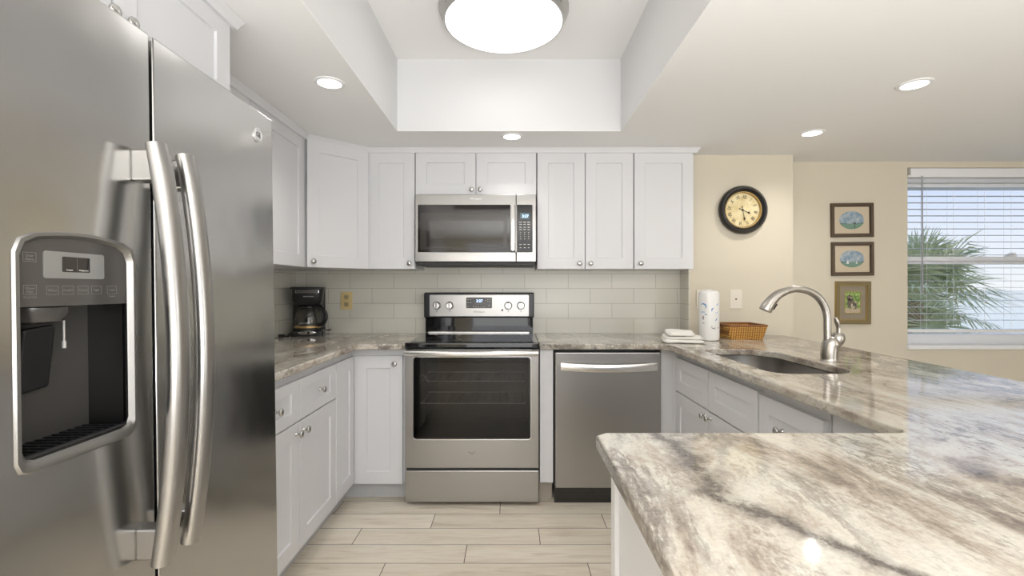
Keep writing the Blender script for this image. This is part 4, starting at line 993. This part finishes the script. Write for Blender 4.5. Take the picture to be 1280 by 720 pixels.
def seascape(t, a, c, boats, post=False):
    p = flat(ell(a, c), -.0052, 'paint_sky', 'painting', t)
    s0 = math.degrees(math.asin(-.38))
    flat(ell(a, c, 180-s0, 360+s0, 24), -.0057, 'paint_water', 'painted_water', p)
    def ex(z): return a*math.sqrt(max(0, 1-(z/c)**2))
    n_ = 14
    for sg in (-1, 1):
        pts = [(sg*ex(-.44*c), -.44*c), (sg*ex(-.28*c)*.995, -.28*c)] + [(sg*(ex(-.3*c)*(1-k/6*.75)), c*(-.30-.10*k/6+.04*math.sin(k*2.1))) for k in range(1, 7)] + [(sg*ex(-.3*c)*.2, -.44*c)]
        flat(pts, -.0061, 'paint_hill', 'painted_hill', p)
    for bxx, bz, s_ in boats:
        flat([(bxx, bz), (bxx+s_*.5, bz), (bxx+.1*s_, bz+s_*1.3)], -.0066, 'paint_white', 'painted_sail', p); flat([(bxx-.05*s_, bz), (bxx-s_*.35, bz), (bxx-.02*s_, bz+s_*.9)], -.0066, 'paint_white', 'painted_sail', p)
    if post:
        flat([(.018, -c*.85), (.022, -c*.85), (.022, -c*.35), (.018, -c*.35)], -.0066, 'clock_ink', 'painted_post', p); flat([(.010, -c*.40), (.030, -c*.42), (.024, -c*.22), (.014, -c*.24)], -.0068, 'clock_ink', 'painted_bird', p)
p1 = picture('topmost brown-framed oval seascape with a dark bird on a post', 2.405, 1.715, .300, .240, .020, .05, 'frame_brown', 'frame_brown_inner', 'mat_cream', rot=-.012)
seascape(p1, .088, .064, [], True)
p2 = picture('middle brown-framed oval seascape with white sails', 2.408, 1.441, .298, .238, .020, .05, 'frame_brown', 'frame_brown_inner', 'mat_cream', rot=-.008)
seascape(p2, .087, .060, [(-.035, -.034, .024), (.030, -.034, .016)])
p3 = picture('gold-framed upright picture of grey furry animals in grass', 2.412, 1.131, .246, .300, .026, .05, 'frame_olive', 'frame_gold', 'mat_taupe', rot=.006)
me = slab(rrect(-.058, .058, -.078, .080, .001, 1), [rrect(-.054, .054, -.074, .076, .001, 1)], 0, .001, .0002); me.transform(T((0, -.005, 0)) @ RXZ); link('mount_edge', me, 'frame_gold', p3)
ph = part('photograph', bx(-.054, .054, -.0058, -.005, -.074, .076), 'photo_grass', p3)
part('photo_ground', bx(-.053, .053, -.0062, -.0057, -.073, -.040), 'photo_ground', ph)
def blob(cx, cz, a, c): return [(cx+a*math.cos(2*PI*k/18)*(1+.12*math.sin(3*k)), cz+c*math.sin(2*PI*k/18)*(1+.1*math.cos(2.3*k))) for k in range(18)]
bm = B()
for q in (blob(-.022, .035, .020, .020), blob(-.015, -.005, .026, .036), blob(.020, .000, .012, .014), blob(.014, -.025, .017, .022)): loft(bm, [[(u, -.0062, v) for u, v in q], [(u, -.0066, v) for u, v in q]])
part('photo_animals', bm, 'photo_fur', ph)
bm = B()
for q in (blob(-.012, .034, .007, .005), blob(-.006, -.022, .007, .018), blob(.021, .004, .006, .006), blob(.008, -.034, .006, .009)): loft(bm, [[(u, -.0066, v) for u, v in q], [(u, -.0069, v) for u, v in q]])
part('photo_fur_light', bm, 'photo_fur_pale', ph)
# gold outer strip on the third frame
me = slab(rrect(-.124, .124, -.151, .151, .001, 1), [rrect(-.117, .117, -.144, .144, .001, 1)], 0, .015, .001); me.transform(RXZ); link('frame_outer_strip', me, 'frame_gold', p3)
